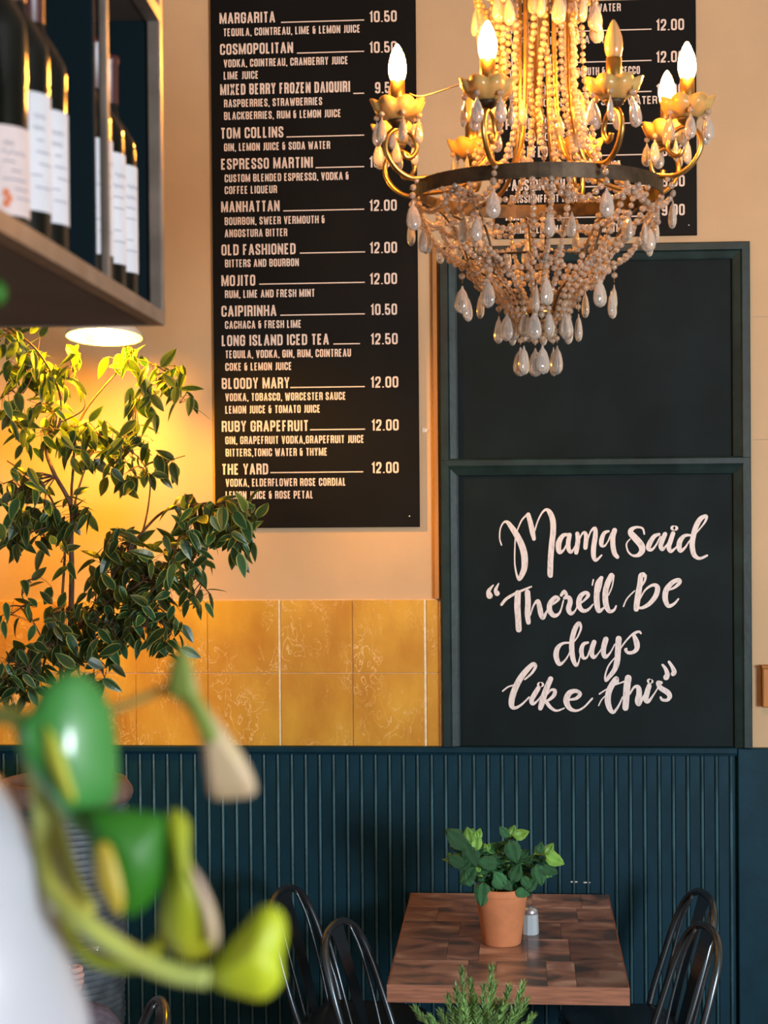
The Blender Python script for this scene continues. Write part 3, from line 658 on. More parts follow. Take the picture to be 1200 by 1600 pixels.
# crystal drop prototype: flattened pear, hung point at 0
def drop_mb(L, W, flat=.55):
    prof = [(.4,0),(1.6,-2),(2.2,-5),(W*.30,-L*.25),(W*.43,-L*.45),(W*.5,-L*.66),(W*.46,-L*.82),(W*.3,-L*.94),(.3,-L)]
    mb = MB(); mb.lathe(pl(prof), 14, capb=False)
    for v in mb.v: v.y *= flat
    return mb
dp = [drop_mb(44, 23).build('crystal_drop', M_drop, ch), drop_mb(38, 18).build('crystal_drop', M_drop, ch)]
dused = [False, False]
def drop(pos, kind=0, rz=None, s=1):
    rz = random.uniform(0, 180) if rz is None else rz
    o = dp[kind]
    if not dused[kind]: dused[kind] = True
    else: o = share(o, ch)
    o.location = pos; o.rotation_euler = (random.uniform(-.06, .06), random.uniform(-.06, .06), R(rz)); o.scale = (s,)*3
    return o
# beads
def icos():
    t = (1+5**.5)/2; v = [Vector(p).normalized() for p in ((-1,t,0),(1,t,0),(-1,-t,0),(1,-t,0),(0,-1,t),(0,1,t),(0,-1,-t),(0,1,-t),(t,0,-1),(t,0,1),(-t,0,-1),(-t,0,1))]
    f = [(0,11,5),(0,5,1),(0,1,7),(0,7,10),(0,10,11),(1,5,9),(5,11,4),(11,10,2),(10,7,6),(7,1,8),(3,9,4),(3,4,2),(3,2,6),(3,6,8),(3,8,9),(4,9,5),(2,4,11),(6,2,10),(8,6,7),(9,8,1)]
    cache = {}; nf = []
    def mid(a, b):
        k = (min(a, b), max(a, b))
        if k not in cache: v.append(((v[a]+v[b])/2).normalized()); cache[k] = len(v)-1
        return cache[k]
    for a, b, c in f:
        x, y, z = mid(a,b), mid(b,c), mid(c,a); nf += [(a,x,z),(b,y,x),(c,z,y),(x,y,z)]
    return v, nf
IV, IF_ = icos()
def strand(pts, r=4.8, gap=1.0, jit=.6, name='bead_strand'):
    """beads threaded along a polyline (local metres)"""
    mb = MB(); step = (2*r+gap)/S_; d = 0; nxt = 0
    mb.tube(pts, .5/S_, 3, mi=1, cap=False)
    for a, b in zip(pts, pts[1:]):
        L = (b-a).length
        while nxt <= d + L:
            p = a + (b-a)*((nxt-d)/max(L, 1e-9)) + Vector([random.uniform(-jit, jit) for _ in range(3)])/S_
            rr_ = r*random.uniform(.85, 1.1)/S_
            mb.add([p + q*rr_ for q in IV], IF_, 0, True); nxt += step
        d += L
    return mb.build(name, [M_crystal, M_brass], ch)
def cpts(l, n=4): return [Vector(p) for p in catmull([tuple(q) for q in l], n)]
for k, ph in enumerate(PH):
    nx = ph + 45
    # swags under the ring and round the basket
    for (r0, z0_, sag, rs) in ((191,-24,26,.93), (150,-62,24,.95), (108,-120,20,1.0), (106,-122,34,.9),):
        pts = []
        for j in range(9):
            t = j/8; s = 4*t*(1-t); pts.append(U(r0*(1-(1-rs)*s), ph+22+45*t, z0_-sag*s))
        strand(cpts(pts, 2))
    # strands hanging down the ribs, bulging outward
    for q in (-8, 0, 8):
        a = ph + 22 + q
        j = random.uniform
        strand(cpts([U(190,a,-24), U(180+j(-4,4),a,-55+j(-5,5)), U(160+j(-8,6),a,-92), U(132+j(-8,5),a,-118), U(108,a,-126)], 3))
    for q in (-13, 0, 13):
        a = ph + 22 + q
        strand(cpts([U(108,a,-122), U(92,a,-146), U(68,a,-166), U(52,a,-190), U(44,a,-214)], 3))
    # long drops of the lower tiers
    a = ph + 22
    strand([U(118,a,-128), U(118,a,-152)], gap=3); drop(U(118, a, -155), 0)
    if k % 2 == 0: drop(U(112, a+7, -166), 0)
    strand([U(62,a+12,-178), U(62,a+12,-198)], gap=3); drop(U(62, a+12, -201), 0)
    drop(U(46, a-14, -196), 0)
    drop(U(172, a, -62), 0); drop(U(182, a-10, -70), 1)
    strand([U(205,ph,-6), U(212,ph,-20), U(212,ph,-34)], gap=2); drop(U(212, ph, -38), 0)
    strand(cpts([U(212,ph,-30), U(200,ph+8,-52), U(186,ph+20,-40), U(186,ph+28,-24)], 3))
    # prisms under the candle dishes
    base = U(235, ph, 96)
    for q in range(6):
        e = R(60*q + ph + 15); rim = base + Vector((33*math.cos(e), 33*math.sin(e), 4))/S_
        mb = MB(); p = rim + Vector((0, 0, -12/S_)); mb.add([p + v*4.6/S_ for v in IV], IF_, 0); mb.tube([rim, rim+Vector((0,0,-20/S_))], .6/S_, 3, mi=1)
        mb.build('bead_link', [M_crystal, M_brass], ch); drop(rim + Vector((0, 0, -17/S_)), 1)
    # strands of the upper cone
    for q, (dr, zz) in enumerate(((0, 0), (8, 12), (-7, 25))):
        a = ph + 12 + q*12 + random.uniform(-3, 3); j = random.uniform
        strand(cpts([U(60+dr,a,318), U(62+dr,a+j(-4,4),230), U(64+dr,a+j(-4,4),150), U(74+dr,a+j(-4,4),90), U(92+dr,a,45), U(112+dr, a, 18), U(150+dr*1.5, a, 0+zz*.3), U(186, a, 0)] if q % 2 == 0 else
                     [U(60+dr,a,318), U(62+dr,a+j(-4,4),230), U(66+dr,a+j(-4,4),150), U(78+dr,a+j(-4,4),80), U(92+dr,a,30+zz*.5)], 4), jit=1.6)
    # crown swags and drops
    pts = [U(102-14*4*t*(1-t), ph+45*t, 318-46*4*t*(1-t)) for t in [j/8 for j in range(9)]]
    strand(cpts(pts, 2)); strand([v+Vector((0, 0, -8/S_)) for v in cpts(pts, 2)])
    drop(U(92, ph+22, 278), 0); drop(U(98, ph+8, 268), 0); drop(U(56, ph+30, 292), 0); drop(U(70, ph+2, 100 + 20*(k % 3)), 0)
for k in range(6):
    a = 60*k + 20; strand([U(29,a,-203), U(29,a,-222), U(30,a,-246)], gap=2.5); drop(U(30, a, -250), 0, s=1.04)
    strand([U(20,a+25,-205), U(21,a+25,-238)], gap=1.5)
# fine wire looping between two candle dishes
w0 = P(640, 146, 3.75) - cc; w1 = P(722, 131, 3.62) - cc; wm = P(662, 150, 3.70) - cc
MB().tube(cpts([w0, wm, w1], 6), .9/S_, 4).build('loose_wire', M_brass, ch)

# ------------------------------------------------------------------ pendant lamp behind the ficus
LY = 5.50; lp = P(163, 527, LY)
la = empty('pendant_lamp', lp, label='glowing shallow pendant lamp over the ficus, below the wine shelf', cat='lamp')
MB().lathe([(.124, 0), (.122, .012), (.10, .034), (.055, .052), (.028, .058), (.028, .10), (.012, .11), (.0115,.108), (.026,.098), (.026,.056), (.054,.049), (.098,.031), (.119, .010), (.122, 0)], 40, capb=False).build('lamp_shade', M_lampw, la).rotation_euler = (R(-9), 0, 0)
MB().lathe([(.0, -.026), (.018, -.022), (.032, -.006), (.034, .010), (.026, .030), (.015, .045), (.013, .056)], 20, capb=False).build('bulb', M_lampbulb, la)
MB().tube([(0, 0, .105), (0, 0, CH-lp.z)], .004, 8).build('cord', M_black, la)
MB().lathe([(.045, CH-lp.z-.03), (.05, CH-lp.z)], 20, capt=True).build('ceiling_cup', M_black, la)

# ------------------------------------------------------------------ wine shelf, upper left
YF_ = 2.25; cz = P(258, 508, YF_)
dv = P(690, 762, 6) - EYE; dv.z = 0; u = dv.normalized(); v_ = Vector((u.y, -u.x, 0))    # u: away, v_: right
sh = empty('wine_shelf', (cz.x, cz.y, cz.z), label='dark hanging wine shelf with metal edge rails at the upper left', cat='shelf')
sh.rotation_euler = (0, 0, math.atan2(-u.x, u.y))
# local: x = right (v_), y = away (u); origin = far right bottom corner
LEN, DEP = 1.55, .36; H1 = .395; rt = .018
def lb(name, lo, hi, m_, b=.002):
    return MB().bbox(lo, hi, b).build(name, m_, sh)
lb('bottom_board', (-DEP+rt, -LEN, .000), (-rt, -rt, .018), M_under)
lb('shelf_board', (-DEP+rt, -LEN, H1), (-rt, -rt, H1+.018), M_under)
lb('shelf_board', (-DEP+rt, -LEN, 2*H1), (-rt, -rt, 2*H1+.018), M_under)
lb('back_panel', (-DEP-.01, -LEN, -.002), (-DEP, 0, 3*H1), M_shelfin)
lb('divider_panel', (-DEP, -.379, .018), (-.015, -.373, H1), M_shelfin)
lb('end_panel', (-DEP, -.014, .0), (-rt, -.004, 3*H1), M_shelfin)
TH = CH - cz.z
for z in (-.001, H1-.001, 2*H1-.001): lb('edge_rail', (-rt, -LEN, z), (0, -rt, z+.018), M_rail)
lb('edge_rail', (-DEP, -rt, -.001), (-rt, 0.001, .021), M_rail)
lb('post', (-rt, -rt, -.001), (0, 0, TH), M_rail); 
lb('post', (-.010, -.380, .017), (0, -.372, TH), M_rail); lb('post', (-.016, -.93, .021), (0, -.914, TH), M_rail); lb('post', (-rt, -LEN, -.001), (0, -LEN+rt, TH), M_rail)
lb('post', (-DEP-.01, -rt, -.001), (-DEP+.012, 0, TH), M_rail)
def bottle_parts(root, lab, lo, hi, capcol, ring, capz):
    MB().lathe([(.030, 0), (.0365, .004), (.0375, .012), (.0375, .188), (.036, .200), (.028, .217), (.0175, .232), (.0145, .245), (.0142, .300), (.0155, .302), (.0155, .310), (.0, .311)], 28).build('bottle_body', M_bottle, root)
    n = 16; mb = MB(); vs = []
    for j in range(n+1):
        a = R(-95 + 190*j/n + 28); vs += [(.0379*math.cos(a), .0379*math.sin(a), lo), (.0379*math.cos(a), .0379*math.sin(a), hi)]
    mb.add(vs, [(2*j, 2*j+2, 2*j+3, 2*j+1) for j in range(n)]); L_ = mb.build('label', lab, root)
    mk = MB(); rs = random.Random(int(lo*1e4)+int(hi*1e4))
    for k in range(7):
        z = lo + (hi-lo)*(.2 + .1*k); a0 = rs.uniform(-62, -30); ln = rs.uniform(15, 45); big = k in (5, 6)
        vs = []; fs = []; m = 8
        for j in range(m+1):
            a = R(a0 + ln*j/m); zz = z + (.0025*math.sin(j*2.4) if big else 0)
            vs += [(.0383*math.cos(a), .0383*math.sin(a), zz-.0006), (.0383*math.cos(a), .0383*math.sin(a), zz+.0006)]
        mk.add(vs, [(2*j, 2*j+2, 2*j+3, 2*j+1) for j in range(m)])
    for k in range(3 if lab is M_label2 else 0):
        z = lo + (hi-lo)*(.12+.06*k); a = R(-48+4*(k % 2)); 
        mk.add([(.0384*math.cos(a+t), .0384*math.sin(a+t), z+s) for t, s in ((-.10, -.003), (.10, -.003), (.07, .004), (-.07, .004))], [(0, 1, 2, 3)], 1)
    mk.build('label_marks', [M_ink, M_inkred], L_)
    MB().lathe([(.0150, capz), (.0152, .300), (.0166, .303), (.0166, .3105), (.010, .3125), (0, .3125)], 20, capb=False).build('capsule', capcol, root)
    if ring: MB().lathe([(.0153, capz), (.0156, capz+.002), (.0156, capz+.009), (.0153, capz+.011)], 20, capb=False).build('foil_ring', M_gold, root)
zsh = .021
def place_bottle(Y, spec, lab, i):
    yl = (Y - YF_) / u.y
    w_ = sh.matrix_basis @ Vector((-.058, yl, zsh if zsh else 0))
    r_ = empty('wine_bottle', w_, label=lab, cat='bottle', group='wine bottles standing on the shelf')
    bottle_parts(r_, *spec); return r_
bpy.context.view_layer.update()
sp3 = (M_label, .035, .150, M_caps, True, .224); spA = (M_label2, .016, .098, M_caps, True, .224); spR = (M_label, .036, .170, M_caps, False, .250)
place_bottle(2.165, spR, 'wine bottle at the far end of the shelf, nearest the wall', 0)
place_bottle(2.083, spR, 'wine bottle second from the far end of the shelf', 1)
place_bottle(2.001, spR, 'wine bottle third from the far end of the shelf', 2)
place_bottle(1.757, sp3, 'wine bottle with bluish white label, nearer bay, closest to the post', 4)
place_bottle(1.677, sp3, 'wine bottle with tall white label, middle one of the nearer bay', 5)
place_bottle(1.585, spA, 'wine bottle with short pinkish label and orange mark', 6)

# ------------------------------------------------------------------ ficus
def leaf_mb(L=1, W=.42, fold=.12, curl=.15, edge=True, tip=.16, n=6, pal=.76):
    """leaf along +X from 0 to L; green centre, pale rim; two faces each side of the midrib"""
    mb = MB(); rows_ = []
    for i in range(n+1):
        t = i/n
        w_ = W/2*math.sin(math.pi*min(1, t**.8))**.8*(1-.15*t) if 0 < t < 1 else .0
        if t > .84: w_ *= .45
        z = -curl*t*t
        rows_.append((t*L, w_, z))
    vs = []
    for x, w_, z in rows_:
        vs += [(x, -w_, z+fold*w_*2), (x, -w_*pal, z+fold*w_*1.6), (x, 0, z), (x, w_*pal, z+fold*w_*1.6), (x, w_, z+fold*w_*2)]
    for i in range(n):
        for q in range(4):
            a = i*5+q; mb.add([vs[a], vs[a+1], vs[a+6], vs[a+5]], [(0,1,2,3)], 1 if (edge and q in (0, 3)) else 0)
    return mb
TY = 5.45
tree = empty('potted_ficus', P(105, 1700, TY).xy.to_3d(), label='tall leafy ficus tree in a ribbed planter beneath the pendant lamp', cat='plant')
tree.location.z = 0; TC = tree.location.copy()
def TP(px, py, Y=TY): return P(px, py, Y) - TC
Lsz = .070
variants = [leaf_mb(1, .44, .10, .18), leaf_mb(1, .40, .22, .30), leaf_mb(1, .50, .05, .08)]
vobj = [vv.build('leaf', [M_leafd, M_leafe], tree) for vv in variants]
br = {
 'trunk': ([(100,1230,.1),(104,1100,.08),(110,960,.05),(112,850,0),(110,790,-.05),(82,735,-.05),(72,700,0),(95,660,0),(88,600,0),(60,550,-.05),(30,522,-.05)], 8, 2),
 'a': ([(112,1000,.02),(142,955,0),(190,880,-.02),(225,830,-.05),(262,796,-.08),(330,790,-.12),(375,805,-.15)], 6, 2),
 'b': ([(98,1100,.0),(96,960,.05),(100,850,.08),(80,780,.1),(40,740,.1),(10,720,.1)], 5, 1.6),
 'c': ([(110,800,.0),(118,690,.02),(135,640,.05),(175,590,.08),(205,562,.1),(250,575,.12),(290,610,.12)], 4, 1.2),
 'd': ([(112,850,.05),(120,770,.08),(150,700,.1),(200,690,.1),(225,700,.1)], 4, 1.2),
 'e': ([(225,830,-.05),(232,790,0),(233,745,.02),(215,712,.05),(190,700,.05)], 3, 1),
 'f': ([(233,745,.02),(262,722,.02),(290,712,.02)], 2, 1),
 'g': ([(150,950,0),(215,915,-.1),(260,880,-.12),(300,900,-.15),(330,930,-.18)], 4, 1.2),
 'h': ([(125,1010,0),(200,960,-.1),(250,950,-.15),(270,990,-.15)], 3.5, 1.2),
 'i': ([(108,1060,0),(85,1030,-.05),(60,985,-.1),(35,930,-.1)], 3.5, 1.2),
 'j': ([(105,1080,0),(60,1060,-.15),(25,1040,-.2)], 3, 1.2),
 'k': ([(112,1030,0),(150,1040,-.15),(165,1060,-.15)], 3, 1.2),
 'l': ([(95,660,0),(130,640,-.02),(128,610,0),(115,580,0)], 2, 1),
 'm': ([(60,550,-.05),(45,600,-.05),(20,630,-.1)], 2.5, 1),
 'n': ([(190,880,-.02),(205,850,-.06),(190,830,-.05)], 2.5, 1),
}
allp = []
for nme, (pts, r0, r1_) in br.items():
    q = catmull([(a, b, TY+c) for a, b, c in pts], 5)
    p3 = [TP(a, b, c) for a, b, c in q]; k = TY/F; n = len(p3)
    p3 = [p + Vector((mnoise.noise(p*9)*.006, 0, 0)) for p in p3]
    MB().tube(p3, [(r0*(.8 if nme == 'trunk' else .62)+(r1_*.75-r0*(.8 if nme == 'trunk' else .62))*(i/(n-1))**.6)*k for i in range(n)], 7).build('trunk' if nme == 'trunk' else 'branch', M_bark, tree)
    allp += p3
clusters = [ # px, py, rx, ry, n, dy
 (40,560,36,42,46,0),(80,590,34,30,24,0),(12,520,24,12,12,0),(14,628,20,26,10,-.05),(60,660,45,42,40,0),(112,675,32,22,22,0),(115,545,18,12,4,0),
 (255,585,42,24,26,.05),(222,632,24,36,20,.05),(290,622,14,24,7,.05),(190,562,24,20,8,.05),(205,545,24,14,7,.1),(105,585,26,20,7,0),
 (165,695,62,42,62,0),(205,742,42,22,16,0),(262,722,26,20,9,0),(215,695,26,20,8,.05),
 (38,775,52,48,70,-.05),(60,828,52,30,34,0),(112,800,32,28,26,-.05),(98,868,16,24,6,-.15),(20,830,24,26,14,-.1),
 (190,850,30,32,34,0),(155,885,28,20,13,0),(212,870,24,26,16,0),
 (335,812,52,36,80,-.12),(292,790,32,18,15,-.08),(372,848,24,24,16,-.15),(280,870,44,42,58,-.12),(305,932,26,16,12,-.15),(385,800,20,22,12,-.15),
 (230,920,52,44,66,-.1),(172,932,42,26,26,0),(240,975,46,34,52,-.12),(270,1012,12,18,5,-.12),
 (130,968,66,36,60,-.03),(170,1002,32,32,30,-.12),(150,1052,36,24,13,-.12),(110,1010,60,30,24,0),
 (30,960,32,26,12,-.1),(35,1040,46,46,58,-.12),(18,1065,30,36,20,-.15),(90,1005,30,26,14,-.05),(60,910,26,14,4,-.05)]
leaves = []
tw = MB()
rs = random.Random(3)
for (cx_, cy_, rx, ry, n, dy) in clusters:
    cen = TP(cx_, cy_, TY+dy); near = min(allp, key=lambda p: (p-cen).length)
    mids = []
    for q in range(max(2, n//7)):
        t = rs.uniform(0, 2*math.pi); rr_ = math.sqrt(rs.random())*.75
        e = TP(cx_+rx*rr_*math.cos(t), cy_+ry*rr_*math.sin(t), TY+dy+rs.uniform(-.08, .08))
        m_ = near.lerp(e, .5) + Vector((rs.uniform(-.02, .02), 0, rs.uniform(0, .03)))
        tw.tube(cpts([near, m_, e], 3), [.0022]*4+[.0018]*3, 4); mids.append(e)
    for q in range(int(n*1.12)):
        t = rs.uniform(0, 2*math.pi); rr_ = math.sqrt(rs.random())
        p = TP(cx_+rx*rr_*math.cos(t), cy_+ry*rr_*math.sin(t), TY+dy+rs.uniform(-.11, .11))
        m_ = min(mids, key=lambda z: (z-p).length)
        if (m_-p).length < .10: tw.tube([m_, m_.lerp(p, .5)+Vector((0, 0, .004)), p], .0009, 3)
        ang = rs.uniform(0, 2*math.pi)
        d = Vector((math.cos(ang)*.8, math.sin(ang)*.6, -rs.uniform(.1, 1.6) if rs.random() < .82 else rs.uniform(0, 1))).normalized()
        upv = Vector((rs.uniform(-.5, .5), rs.uniform(-1.2, .2), rs.uniform(.2, 1))).normalized()
        y_ = upv.cross(d).normalized(); z_ = d.cross(y_); s = Lsz*rs.uniform(.75, 1.2)
        mw = Matrix((d, y_, z_)).transposed().to_4x4() @ Matrix.Diagonal((s, s, s, 1)); mw.translation = p
        leaves.append((p.y, mw, rs.randrange(3)))
tw.build('twigs', M_bark, tree)['kind'] = 'stuff'
leaves.sort(key=lambda a: a[0])
used = [0, 0, 0]
for yy, mw, k in leaves[:297]:
    if used[k] == 0: vobj[k].matrix_basis = mw; used[k] = 1
    else: share(vobj[k], tree, mw=mw)
fo = MB()
for yy, mw, k in leaves[297:]:
    vv = variants[k]; fo.v += [mw @ q for q in vv.v]; off_ = len(fo.v)-len(vv.v)
    fo.f += [[i+off_ for i in f] for f in vv.f]; fo.m += vv.m; fo.sm += vv.sm
fo.build('foliage', [M_leafd, M_leafe], tree)['kind'] = 'stuff'
# planter
zr_ = P(105, 1222, TY).z
k = TY/F
wob = lambda a, i: 1 + .012*math.sin(5*a+i*.35)
prof = [(.16, 0)]
nrib = 58
for i in range(nrib):
    t = i/nrib; r_ = .165 + .042*t; z = .02 + (zr_-.07)*t
    prof += [(r_, z), (r_+.006, z+.35*(zr_-.07)/nrib), (r_, z+.8*(zr_-.07)/nrib)]
pm = MB(); pm.lathe(prof, 48, wob=wob); pm.build('planter_body', M_ribs, tree)
MB().lathe([(.205, zr_-.06), (.216, zr_-.055), (.222, zr_-.035), (.218, zr_-.02), (.200, zr_+.008), (.178, zr_+.012), (.165, zr_-.01), (.160, zr_-.05)], 48, capb=False).build('planter_rim', M_stone, tree)
MB().lathe([(.001, zr_-.035), (.163, zr_-.035)], 32, capb=False).build('soil', M_soil, tree)
g = MB(); rs = random.Random(5)
for i in range(160):
    a = rs.uniform(0, 6.28); r_ = .155*math.sqrt(rs.random()); g.ball((r_*math.cos(a), r_*math.sin(a), zr_-.032), rs.uniform(.006, .012), 5, 3)
g.build('red_gravel', M_redgravel, tree)['kind'] = 'stuff'

# ------------------------------------------------------------------ table
def make_table(label):
    """local origin: centre of footprint on the floor. top .70 x 1.14"""
    W2, D2, zt_, th = .351, .570, .75, .052
    t = empty('dining_table', label=label, cat='table')
    MB().box((-W2+.004, -D2+.004, zt_-th), (W2-.004, D2-.004, zt_-.010)).build('tabletop', M_edge, t)
    for lo, hi in (((-W2, -D2, zt_-th), (W2, -D2+.004, zt_-.0008)), ((-W2, D2-.004, zt_-th), (W2, D2, zt_-.0008)), ((-W2, -D2+.004, zt_-th), (-W2+.004, D2-.004, zt_-.0008)), ((W2-.004, -D2+.004, zt_-th), (W2, D2-.004, zt_-.0008))):
        MB().box(lo, hi).build('edge_band', M_edge, t)
    ys = [-.566, -.305, -.045, .17, .36, .566]
    seams = [[-.12, -.035, .115, .20], [-.19, -.09, .06, .19], [-.16, .02, .17], [-.24, -.02, .10, .23], [-.10, .08, .25]]
    for r_ in range(5):
        xs_ = [-.347] + seams[r_] + [.347]
        for a, b_ in zip(xs_, xs_[1:]):
            g_ = .0005
            MB().bbox((a+g_, ys[r_]+g_, zt_-.0105), (b_-g_, ys[r_+1]-g_, zt_), .0).build('plank', M_plank, t)
    for y in (-.30, .30):
        MB().lathe([(.030, .02), (.030, zt_-th)], 16, c=(0, y, 0)).build('leg', M_black, t)
        MB().lathe([(.20, 0), (.20, .008), (.05, .024), (.03, .03)], 32, c=(0, y, 0)).build('foot_plate', M_black, t)
        MB().box((-.2, y-.03, zt_-th-.006), (.2, y+.03, zt_-th)).build('support_bar', M_black, t)
    return t
tab = make_table('wooden plank topped table against the wall, with the mint pot on it')
tab.location = (-.037, 4.995+.570, 0)
tab2 = copy_tree(tab); tab2['label'] = 'front table almost wholly below the picture, holding the rosemary pot'; tab2.location = (-.06, 3.98, 0)
# ------------------------------------------------------------------ terracotta mint pot
TZ = .75
pp = P(787, 1474, 0.1*0+5.78)   # placeholder, replaced below
def on_table(px, py, z=TZ):
    d = fw*F + RT*(px-600) + UP*(800-py); return EYE + d*((z-EYE.z)/d.z)
mp_ = on_table(784, 1473)
s5 = mp_.y/F
mint = empty('mint_pot', mp_, label='bushy green mint in a terracotta pot on the table by the wall', cat='plant')
rt_, rb_, hp = 42*s5, 30*s5, 89*s5
MB().lathe([(rb_*.96, 0), (rb_, .003), (rt_*.965, hp*.86), (rt_*.975, hp*.87), (rt_, hp*.885), (rt_, hp*.97), (rt_*.97, hp), (rt_*.90, hp), (rt_*.86, hp*.9)], 48).build('pot', M_terra, mint)
MB().lathe([(.0005, hp*.93), (rt_*.88, hp*.93)], 32, capb=False).build('soil', M_soil, mint)
def mleaf():
    mb = MB(); n = 8; rows_ = []
    for i in range(n+1):
        t = i/n; w_ = .33*math.sin(math.pi*t**.75)**.75 if 0 < t < 1 else 0.01
        rows_.append((t, w_*(1+.06*(i % 2)), -.16*t*t+.05*math.sin(t*9)))
    vs = []
    for x, w_, z in rows_: vs += [(x,-w_,z-.02),(x,-w_*.5,z+.10*w_*2+.03),(x,0,z),(x,w_*.5,z+.10*w_*2+.03),(x,w_,z-.02)]
    for i in range(n):
        for q in range(4): a = i*5+q; mb.add([vs[a],vs[a+1],vs[a+6],vs[a+5]], [(0,1,2,3)])
    return mb
ml = [mleaf().build('leaf', M_mint, mint), mleaf().build('leaf', M_mintl, mint)]; mused = [0, 0]; ml[1]['label'] = 'light green young leaf'
def mplace(p, d, upv, s, k=0):
    d = Vector(d).normalized(); y_ = Vector(upv).cross(d)
    if y_.length < .05: y_ = d.orthogonal()
    y_.normalize(); z_ = d.cross(y_); mw = Matrix((d, y_, z_)).transposed().to_4x4() @ Matrix.Diagonal((s, s, s, 1)); mw.translation = p
    if not mused[k]: ml[k].matrix_basis = mw; mused[k] = 1
    else: share(ml[k], mint, mw=mw)
def MP(px, py, dy=0): return P(px, py, mp_.y+dy) - mp_
rs = random.Random(11)
stems = [(712,1315),(735,1302),(800,1300),(842,1330),(865,1335),(760,1325),(780,1330),(820,1345),(725,1350),(705,1340),(850,1365),(790,1350),(745,1360),(770,1345),(805,1360),(830,1372),(722,1335),(815,1335)]
sm = MB()
for i, (sx, sy) in enumerate(stems):
    dy = rs.uniform(-.06, .05); tip = MP(sx, sy+4, dy); base = Vector((rs.uniform(-.03, .03), rs.uniform(-.03, .03), hp*.93))
    m_ = base.lerp(tip, .5) + Vector((0, 0, .02)); c3 = cpts([base, m_, tip], 4); sm.tube(c3, .0018, 5)
    for q in range(2, len(c3)):
        a0 = rs.uniform(0, 3.14)
        for s_ in (0, 1, 2):
            a = a0 + s_*2.1 + q*1.2
            mplace(c3[q], (math.cos(a), math.sin(a), rs.uniform(-.3, .5)), (0, -.3, 1), rs.uniform(.03, .048)*(1 if q < len(c3)-2 else .8), 0 if q < len(c3)-1 else 1)
    for s_ in range(3): a = rs.uniform(0, 6.28); mplace(tip, (math.cos(a)*.5, math.sin(a)*.5, 1), (0, -1, .3), .026, 1)
sm.build('stems', M_mintl, mint)
# leaves that stand out in the picture: base px, tip px, size
def seen(b, t, dy=-.07, k=0, face=(0, -1, .35), wide=1):
    p0, p1 = MP(*b, dy), MP(*t, dy-.01); mplace(p0, p1-p0, face, (p1-p0).length*wide, k)
for a in (((733,1324),(697,1296)), ((728,1318),(747,1356)), ((755,1378),(752,1418)), ((742,1355),(718,1382)), ((742,1330),(744,1300),-.07,1), ((745,1312),(750,1295),-.07,1), ((735,1318),(730,1293),-.07,1),
          ((795,1308),(781,1292)), ((798,1306),(804,1290),-.07,1), ((802,1308),(826,1299),-.07,1), ((796,1312),(808,1350)), ((800,1378),(812,1350)), ((842,1334),(846,1316)), ((852,1335),(864,1318),-.07,1), ((852,1336),(882,1350),-.07,1),
          ((838,1350),(847,1385)), ((845,1355),(872,1364)), ((822,1392),(838,1372)), ((790,1385),(772,1362)), ((805,1392),(828,1398)), ((726,1352),(700,1338)), ((778,1350),(745,1345)), ((735,1342),(716,1360)),
          ((760,1330),(778,1318),0), ((780,1330),(790,1315),0), ((812,1340),(826,1328),0), ((770,1372),(785,1390)), ((786,1375),(800,1392)), ((815,1370),(830,1388)), ((736,1385),(728,1362)), ((765,1340),(755,1322),0)): seen(*a)
# small glass shaker with a metal lid
sp_ = on_table(828.5, 1459); s6 = sp_.y/F
sk = empty('salt_shaker', sp_, label='small pale glass shaker with silver lid behind the terracotta pot', cat='shaker')
hs_ = 34*s6
MB().lathe([(12.5*s6, 0), (13.5*s6, .002), (12.5*s6, hs_*.92), (10*s6, hs_)], 10, capt=True).build('shaker_body', M_shaker, sk, smooth=False)
MB().lathe([(12.2*s6, hs_*.93), (12.6*s6, hs_*.95), (12.6*s6, hs_*1.1), (9*s6, hs_*1.22), (3*s6, hs_*1.28), (0, hs_*1.28)], 20).build('lid', M_shakerm, sk)
# ------------------------------------------------------------------ rosemary
ry = 4.16; rp_ = P(745, 1660, ry); rp_.z = TZ; rp_.y = ry
rosem = empty('rosemary_pot', rp_, label='fresh rosemary sprigs rising at the bottom edge, in front of the table', cat='plant')
MB().lathe([(.040, 0), (.042, .003), (.056, .085), (.060, .087), (.060, .108), (.054, .108), (.052, .095)], 32).build('pot', M_terra, rosem)
MB().lathe([(.0005, .098), (.053, .098)], 24, capb=False).build('soil', M_soil, rosem)
rs = random.Random(21)
tips = [(722,1519,.9),(768,1516,1),(795,1545,.8),(816,1541,.8),(700,1560,.7),(650,1578,.5),(742,1560,.7),(780,1568,.6),(725,1572,.6),(810,1572,.6),(690,1585,.5),(760,1590,.5),(830,1590,.5),(673,1592,.4),(735,1535,.9),(712,1545,.8),(756,1545,.9),(772,1540,.9),(788,1575,.8),(718,1560,.8),(745,1585,.8),(802,1590,.8),(770,1590,.8),(725,1590,.8),(822,1565,.7)]
